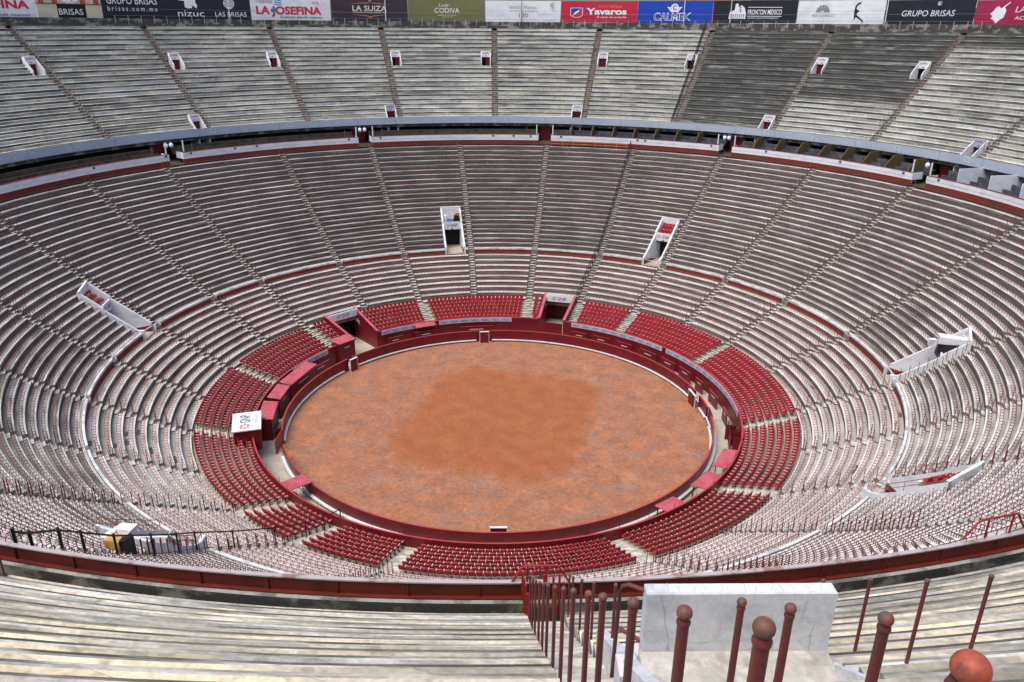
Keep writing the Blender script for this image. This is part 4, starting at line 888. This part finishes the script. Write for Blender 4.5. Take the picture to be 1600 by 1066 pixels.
for j in od[250:]:
    if hid[j]: continue
    rr,a,z,h,rad,name,i,s=thin[j]
    p=P(np.array(rr),np.array(a),np.array(z)); b.tube([p,p+np.array([0,0,h])],rad,4,caps=False)
tag(b.build("handrail_posts",[mat("rust_brown_post",(.20,.075,.06),c2=(.13,.06,.05),sc=(2,2,2))],None,attrs=False),"rust brown stair posts of the distant stairs round the bowl","posts",kind="stuff")
# ------------------------------------------------------------------ black fences
def picket(name,label,pts,h,mesh=True,step=1,rad=.03,n_pick=0):
    t=empty(name,label,"fence"); pts=np.array(pts,float); b=MB()
    for p in pts[::step]:
        b=MB(); b.tube([p,p+np.array([0,0,h])],rad*1.5,6); b.build("fence_post",[BLACK],t)
    b=MB()
    b.tube(pts+np.array([0,0,h-.1]),rad*1.3,5); b.tube(pts+np.array([0,0,.15]),rad*.5,5)
    if n_pick:
        for p,q in zip(pts[:-1],pts[1:]):
            for u in np.linspace(0,1,n_pick,endpoint=False):
                c=lerp(p,q,u); b.tube([c+np.array([0,0,.1]),c+np.array([0,0,h-.05])],.014,4,caps=False)
    b.build("fence_rail",[BLACK],t)
q=[]
for k in range(0,23): q.append(P(np.array(54.9+.78*k),np.array(27.75-.012*k),np.array(23.15+.624*k)))
picket("metal_fence","tall black metal fence climbing the top tier beside a stair",q,1.5,step=1,n_pick=4,rad=.03)
q=[P(np.array(36.42+.628*k),np.array(AD[13](36.42+.628*k)-.5),np.array(dz(k))) for k in range(0,23,2)]
picket("metal_fence","black metal fence down the stair of the weathered middle rows",q,1.45,n_pick=3)
q=[P(np.array(28.75+.815*k),np.array(AD[13](28.75+.815*k)-.7),np.array(3.2+.51*k)) for k in range(0,10,1)]
picket("metal_fence","black metal fence down the pale rows to the tall crimson gate",q,1.45,n_pick=2)
q=[P(np.array(r),np.array(a),np.array(z)) for r,a,z in [(23.62,-149.4,1.75),(25.2,-149.0,1.9),(26.9,-148.7,2.4),(30.0,-149.4,4.0),(33.6,-150.0,6.1),(36.8,-151.2,8.3),(39.3,-153.9,10.4),(42.1,-156.3,12.7),(45.6,-159.0,15.6),(48.5,-161.3,18.2),(50.3,-162.7,19.8),(52.6,-164.5,21.6),(53.9,-165.6,22.75)]]
picket("metal_fence","thin black dividing fence from the ring wall up past the yellow crate",q,1.36,rad=.034)
# orange safety rail on top of the middle rows
q=np.array([P(np.array(50.6),np.array(a),np.array(20.15)) for a in np.linspace(9.1,22.0,8)])
t=empty("safety_rail","pale orange safety rail below the white parapet by the black fence","rail"); b=MB()
for p in q: b.tube([p,p+np.array([0,0,.75])],.03,5)
for hh in (.4,.74): b.tube(q+np.array([0,0,hh]),.03,5)
b.build("rail",[ORANGE],t)
# ------------------------------------------------------------------ advertising boards and top kerb
ringpart_o=empty("top_kerb","dark mossy concrete kerb behind the last row under the boards","kerb")
ringpart("kerb",[(71.95,36.6,0),(71.95,36.95,0),(72.5,36.95,0),(72.5,37.62,0),(73.3,37.62,0),(73.3,17,0)],[WET_CONC],ringpart_o)
RB=73.0
def board(label,a0,a1,z0,z1,col,name="advertising_board",c2=None):
    t=empty(name,label,"advert board"); b=MB(); n=max(2,int((a1-a0)/1.0)); b.abox(RB,RB+.12,a0+.03,a1-.03,z0,z1,n,0)
    m=mat("board_paint",col,rough=.55,c2=c2 or tuple(.82*x for x in col),sc=(.5,.5,1.4),lo=.4,hi=.75,fine=.04,fsc=2)
    b.build("panel",[m],t)
    j=MB()
    for zq in (z0+.95,z0+1.75): j.abox(RB-.012,RB,a0+.05,a1-.05,zq,zq+.03,n,0)
    for aq in np.arange(a0+1.0,a1-.4,1.02): j.abox(RB-.010,RB,aq,aq+.018,z0+.05,z0+1.4,1,0)
    j.build("panel_seam",[mat("seam",tuple(.72*x for x in col))],t); return t
K=lambda n,c: mat(n,c,rough=.6)
cW=K("white_letter",(.74,.75,.78)); cB=K("black_letter",(.015,.015,.02)); cG=K("grey_letter",(.20,.21,.23)); cR=K("crimson_letter",(.55,.02,.045)); cO=K("orange_letter",(.75,.25,.04)); cGold=K("gold_letter",(.42,.20,.08)); cBl=K("blue_letter",(.03,.15,.55)); cBlue2=K("board_blue",(.015,.05,.36)); cCream=K("cream_letter",(.7,.68,.6)); cNv=K("dark_navy_letter",(.012,.017,.035))
T_=lambda s,t,a0,a1,z0,z1,m,**kw: curved_text(s,None,RB,a0,a1,z0,z1,m,t,**kw)
t=board("white board with red letters, cropped by the frame edge",-72,-55.85,36.95,42.2,(.74,.76,.80))
T_("LA JOSEFINA",t,-65.4,-56.5,38.67,39.6,cR,bold=.035); T_("Si secan desde nuevas",t,-63.0,-56.5,37.75,38.1,cNv,shear=.3)
# beige board house with clock
t=empty("clock_house","beige clock house with black lettered panel between the boards","building")
b=MB(); b.abox(72.9,75.0,-55.75,-53.75,37.0,39.3,2,0); b.abox(72.9,75.0,-50.75,-49.05,37.0,39.3,2,0); b.abox(73.05,75,-55.8,-49.05,39.3,43,4,0); b.build("wall",[mat("beige_wall",(.56,.52,.36),c2=(.50,.47,.34),sc=(.8,.8,.8))],t)
b=MB(); b.abox(72.95,73.4,-53.75,-50.75,37.2,39.3,3,0); b.build("black_panel",[mat("black_panel",(.014,.016,.022))],t)
curved_text("BRISAS",None,72.95,-53.6,-51.1,38.0,38.75,cW,t)
b=MB(); b.abox(72.8,73.4,-55.75,-49.05,36.95,37.2,4,0); b.abox(72.85,73.2,-55.8,-49.05,39.28,39.36,4,0); b.build("red_trim",[BRICK],t)
b=MB()
for g in (-55.3,-53.9,-51.0,-49.6):
    for q_ in range(4): b.abox(72.96,73.05,g-.2+.14*q_,g-.13+.14*q_,39.4,40.6,1,0)
b.build("red_stripe",[RED_T],t)
b=MB(); cc=[(-52.3+.98*math.cos(u),40.45+1.2*math.sin(u)) for u in np.linspace(0,2*math.pi,40,endpoint=False)]; p=np.array(cc); b.ngon(P(np.full(40,72.98),p[:,0],p[:,1])); b.build("clock_face",[cW],t,attrs=False)
b=MB()
for u in np.linspace(0,2*math.pi,12,endpoint=False):
    c0=np.array([-52.3,40.45]); d=np.array([math.cos(u)*.98,math.sin(u)*1.2]); e=np.array([-math.sin(u),math.cos(u)])*.03
    p=np.array([c0+d*.8+e,c0+d*.92+e,c0+d*.92-e,c0+d*.8-e]); b.ngon(P(np.full(4,72.96),p[:,0],p[:,1]))
p=np.array([(-52.33,40.4),(-52.27,40.4),(-52.0,39.6),(-52.05,39.58)]); b.ngon(P(np.full(4,72.95),p[:,0],p[:,1])); b.build("clock_mark",[cB],t,attrs=False)
t=board("long black board with three white names",-49.0,-32.0,37.0,42.2,(.014,.018,.028))
T_("GRUPO BRISAS",t,-48.42,-42.87,39.5,40.5,cW); T_("b r i s a s . c o m . m x",t,-48.4,-42.9,38.6,39.25,cW); T_("nizuc",t,-40.65,-37.58,38.0,38.9,cW); T_("LAS BRISAS",t,-36.3,-32.56,38.05,38.7,cW)
curved_poly([[(-40.3,40.7),(-40.4,40.2),(-39.75,40.1),(-39.75,39.25),(-39.4,39.1),(-38.9,39.15),(-38.95,39.6),(-38.4,39.1),(-38.3,39.5),(-38.5,40.0),(-38.4,40.4),(-39.0,40.9)]],RB,cW,t)
curved_poly([[(-34.55+.65*math.cos(u),39.9+.8*math.sin(u)) for u in np.linspace(0,2*math.pi,24,endpoint=False)]],RB,cW,t)
curved_poly([[(-35.15+.02*q_,39.3+.2*q_+.0),(-34.6,39.45+.2*q_),(-33.98,39.3+.2*q_),(-33.98,39.36+.2*q_),(-34.6,39.52+.2*q_),(-35.15,39.36+.2*q_)] for q_ in range(6)],RB,cB,t,name="emblem_line",out=-.05)
t=board("white board with big red letters and blue waves",-32.0,-22.05,37.5,41.4,(.72,.74,.78))
T_("Toallas",t,-31.44,-29.3,40.05,40.75,cG); T_("M.R.",t,-24.35,-23.4,39.95,40.4,cR); T_("LA JOSEFINA",t,-31.35,-23.25,38.5,39.6,cR,bold=.04); T_("Si secan desde nuevas",t,-28.5,-23.2,37.9,38.3,cB,shear=.3)
for q_ in range(3):
    u=np.linspace(0,1,9); top=[(-29.05+.9*x,39.95+.32*q_+.06*math.sin(x*7)) for x in u]; bot=[(x,z-.14) for x,z in top[::-1]]; curved_poly([top+bot],RB,cBl,t,name="wave_mark")
curved_poly([[(-29.6,38.85),(-29.2,38.7),(-28.9,39.0),(-29.0,39.3),(-29.5,39.2)]],RB,cBl,t,name="fish_mark",out=-.05)
t=board("dark purple board with cream letters and gold chevrons",-22.0,-12.1,37.6,41.2,(.050,.032,.045))
T_("LA SUIZA",t,-19.26,-14.85,39.15,39.95,cCream,bold=.01); T_("CHOCOLATEROS DESDE 1915",t,-19.28,-14.87,38.8,39.05,cCream)
curved_poly([[(-19.8,40.2),(-17.2,40.45),(-16.95,40.75),(-16.7,40.45),(-14.2,40.1),(-16.7,40.3),(-16.95,40.5),(-17.2,40.3)]],RB,cGold,t); curved_poly([[(-19.5,38.6),(-17.3,38.3),(-17.0,38.0),(-16.7,38.3),(-14.6,38.6),(-16.7,38.45),(-17.0,38.25),(-17.3,38.45)]],RB,cGold,t)
t=board("olive board with cream letters",-12.05,-1.9,37.65,41.1,(.17,.165,.075))
T_("Lady",t,-8.0,-6.6,39.95,40.45,cCream,shear=.3); T_("CODIVA",t,-8.57,-5.26,39.0,39.75,cCream,bold=.012); T_("PRODUCTOS",t,-8.16,-5.7,38.5,38.7,cCream); curved_poly([[(-7.6,38.3),(-6.2,38.33),(-6.2,38.38),(-7.6,38.35)]],RB,cCream,t,name="underline")
t=board("plain white board with thin grey name and small red number",-1.85,8.2,37.65,40.95,(.74,.76,.80))
T_("SANTO  TOMAS",t,1.38,4.95,39.7,40.1,cG,bold=-.005); curved_poly([[(1.38,39.33),(5.3,39.33),(5.3,39.39),(1.38,39.39)]],RB,cG,t,name="underline"); T_("130",t,2.66,3.85,38.4,39.05,cR)
t=board("crimson board with shield mark and bold white letters",8.25,18.3,37.65,40.95,(.50,.018,.055))
sh=lambda s_:[(10.31+s_*x,39.2+s_*z) for x,z in ((-.82,.72),(.82,.72),(.82,-.5),(.45,-.72),(0,-.85),(-.45,-.72),(-.82,-.5))]
curved_poly([sh(1.0)],RB,cW,t); curved_poly([sh(.90)],RB,cR,t,name="shield_field",out=-.04); curved_poly([[(9.57,39.84),(11.05,39.84),(9.57,38.7)]],RB,cBlue2,t,name="shield_corner",out=-.055); curved_poly([[(9.75,38.65),(10.1,39.25),(10.8,39.7),(10.5,39.2),(10.05,38.85)]],RB,cW,t,name="feather",out=-.07)
T_("ATUN Y SARDINAS",t,13.1,16.3,39.9,40.3,cO); T_("Yavaros",t,11.6,16.9,38.9,39.85,cW,bold=.035); T_("El aliado de tu familia",t,13.05,16.9,38.35,38.65,cW)
t=board("royal blue board with outlined letters and winged mark",18.35,27.95,37.65,40.95,(.012,.055,.42))
T_("CALMEX",t,20.45,25.3,38.05,39.15,cW,bold=.045); T_("CALMEX",t,20.5,25.25,38.1,39.1,cBlue2,bold=.0,out=-.06)
curved_poly([[(22.1,40.1),(22.6,40.0),(22.5,39.6),(22.6,39.3),(23.6,39.3),(23.7,39.6),(23.6,40.0),(24.1,40.1),(23.8,39.7),(23.5,39.4),(22.7,39.4),(22.4,39.7)]],RB,cW,t); curved_poly([[(23.1+.5*math.cos(u),39.95+.62*math.sin(u)) for u in np.linspace(0,2*math.pi,20,endpoint=False)]],RB,cW,t); T_("C",t,22.85,23.35,39.65,40.3,cBlue2,bold=.02,out=-.06)
t=board("black board with white building mark and narrow white letters",28.0,38.35,37.7,40.95,(.014,.016,.024))
curved_poly([[(30.0,38.3),(30.1,39.3),(30.7,39.6),(30.75,40.5),(31.1,40.5),(31.15,40.0),(31.5,40.3),(31.9,39.9),(32.1,39.2),(32.1,38.3)]],RB,cW,t)
curved_poly([[(30.3+.25*q_,38.32),(30.37+.25*q_,38.32),(30.37+.25*q_,39.0),(30.3+.25*q_,39.0)] for q_ in range(7)]+[[(31.3,39.3+.3*q_),(31.5,39.3+.3*q_),(31.5,39.47+.3*q_),(31.3,39.47+.3*q_)] for q_ in range(3)],RB,cB,t,name="emblem_window",out=-.05)
T_("FRONTON MEXICO",t,32.35,36.5,38.95,39.65,cW,bold=.015); T_("CENTRO DE ENTRETENIMIENTO",t,32.33,36.15,38.3,38.52,cW); curved_poly([[(32.3,39.95),(36.5,39.9),(36.5,39.98),(32.3,40.03)],[(32.3,38.66),(36.5,38.62),(36.5,38.7),(32.3,38.74)]],RB,cW,t,name="underline")
t=board("white board with grey shell mark and leaping player figure",38.4,48.45,37.6,40.85,(.74,.76,.80))
for q_ in range(7):
    u0=math.pi*(q_+.08)/7; u1=math.pi*(q_+.92)/7; curved_poly([[(41.35+.2*math.cos(u0),39.25+.2*math.sin(u0)),(41.35+.78*math.cos(u0),39.25+.95*math.sin(u0)),(41.35+.82*math.cos((u0+u1)/2),39.25+1.02*math.sin((u0+u1)/2)),(41.35+.78*math.cos(u1),39.25+.95*math.sin(u1)),(41.35+.2*math.cos(u1),39.25+.2*math.sin(u1))]],RB,cG,t)
T_("FRONTON MEXICO",t,40.15,42.65,38.6,38.95,cG); curved_poly([[(40.5,39.12),(42.2,39.12),(42.2,39.17),(40.5,39.17)]],RB,cG,t,name="underline")
curved_poly([[(45.05,38.2),(45.0,38.9),(44.98,39.5),(45.05,40.1),(45.3,40.45),(45.65,40.55),(45.62,40.35),(45.35,40.2),(45.2,39.9),(45.22,39.6),(45.35,39.55),(45.45,39.3),(45.35,39.1),(45.3,38.85),(45.8,38.4),(46.15,38.05),(46.15,37.8),(46.0,37.82),(45.9,38.1),(45.35,38.5),(45.2,38.55),(45.15,38.2)],[(45.3,39.45),(45.5,39.5),(45.55,39.3),(45.4,39.2)]],RB,cB,t,name="player_figure")
t=board("black board with slanted white letters by the flag pole",48.5,58.0,37.45,40.7,(.014,.018,.03))
T_("GRUPO BRISAS",t,50.35,56.0,38.65,39.4,cW,shear=.15)
t=board("raspberry board with white shell flower, cut by the frame edge",58.05,69.5,37.3,40.5,(.33,.018,.075))
curved_poly([[(60.35,37.75),(60.0+.0,38.2),(59.75,38.3),(59.9,38.6),(59.6,38.9),(59.9,39.2),(60.05,39.6),(60.35,39.8),(60.55,39.5),(60.9,39.7),(61.15,39.3),(61.1,38.9),(61.0,38.4),(60.7,38.2)],[(60.7,39.6),(61.35,40.25),(61.45,40.2),(60.85,39.55)]],RB,cW,t)
T_("LAS BRISAS",t,62.05,66.6,39.05,39.75,cW,shear=.15); T_("ACAPULCO",t,62.1,65.6,38.2,38.6,cW,shear=.15)
for a,lab in [(-90,"plain pale board beyond the frame"),]: pass
# poles and lamps on the boards
for a,z1,lab in [(-34.7,43,"thin white pole across the long black board"),(-15.05,43,"thin white pole on the purple board"),(3.0,42,"thin dark pole in front of the plain white board"),(24.4,42,"thin pale pole on the royal blue board"),(30.3,42,"thin pale pole on the black building board"),(48.75,41.4,"leaning pale pole between the player board and its neighbour")]:
    p0=P(np.array(72.7),np.array(a),np.array(37.6)); t=empty("flag_pole",lab,"pole",tuple(p0)); b=MB(); b.tube([(0,0,0),(0,0,z1-37.6)],[.07,.045],8); b.build("pole",[PALEB if a!=3.0 else FASCIA_LINE],t); b=MB(); b.box((0,0,.12),(.3,.3,.24)); b.build("base",[KERB_TOP],t)
for a,z,lab in [(7.0,40.35,"small square floodlight on the plain white board"),(54.4,40.2,"round pale floodlight on the black slanted board"),(-17.0,40.95,"small pale floodlight above the purple board letters")]:
    p0=P(np.array(72.75),np.array(a),np.array(z)); t=empty("floodlight",lab,"floodlight",tuple(p0)); t.rotation_euler=(0,0,-R(a)); b=MB(); b.box((0,-.1,0),(.5,.3,.45),tilt=.4); b.build("lamp_housing",[FASCIA_LINE],t); b=MB(); b.box((0,-.27,-.06),(.4,.02,.34),tilt=.4); b.build("lens",[PALEB],t); b=MB(); b.box((0,.12,.0),(.1,.3,.1)); b.build("bracket",[KERB_TOP],t)
t=empty("kerb_rail","thin pale wire rail standing along the kerb in front of the boards","rail"); b=MB()
for a in np.arange(-48,60,1.45): 
    b=MB(); b.tube([P(np.array(72.3),np.array(a),np.array(z)) for z in (36.95,38.0)],.018,4,caps=False); b.build("stake",[PALEB],t)
b=MB(); aa=np.linspace(-48,60,80)
for z in (38.0,38.9): b.tube(P(np.full(80,72.55),aa,np.full(80,z)),.016,4)
b.build("wire",[FASCIA_LINE],t)
# houses beyond the boards
hc=[(.62,.6,.55),(.5,.22,.12),(.66,.66,.68),(.42,.36,.3),(.55,.56,.6)]
for q_,(a,w,h,lab) in enumerate([(11,10,23.9,"pale flat roofed house just showing above the crimson board"),(24,9,24.3,"terracotta block just showing above the blue board"),(33,12,24.6,"whitish apartment block above the black building board"),(43,12,24.2,"grey roofed block above the player board"),(56,16,24.4,"pale building line above the slanted letters board")]):
    f=Frame(96,a,17.0); t=empty("city_house",lab,"house",f.loc); t.rotation_euler=(0,0,f.rz); b=MB(); b.box((0,0,h/2),(w,9,h)); b.build("wall",[mat("house_wall",hc[q_],c2=tuple(.8*x for x in hc[q_]),sc=(.5,.5,.5))],t)
    b=MB(); b.box((0,0,h+.15),(w+.4,9.4,.3)); b.build("roof",[mat("house_roof",tuple(.6*x for x in hc[q_]))],t)
    for s_ in range(4):
        b=MB(); b.box((-w*.36+s_*w*.24,-4.52,h-2.1),(w*.12,.08,1.4)); b.build("window",[mat("window_glass",(.05,.06,.07),rough=.2)],t)
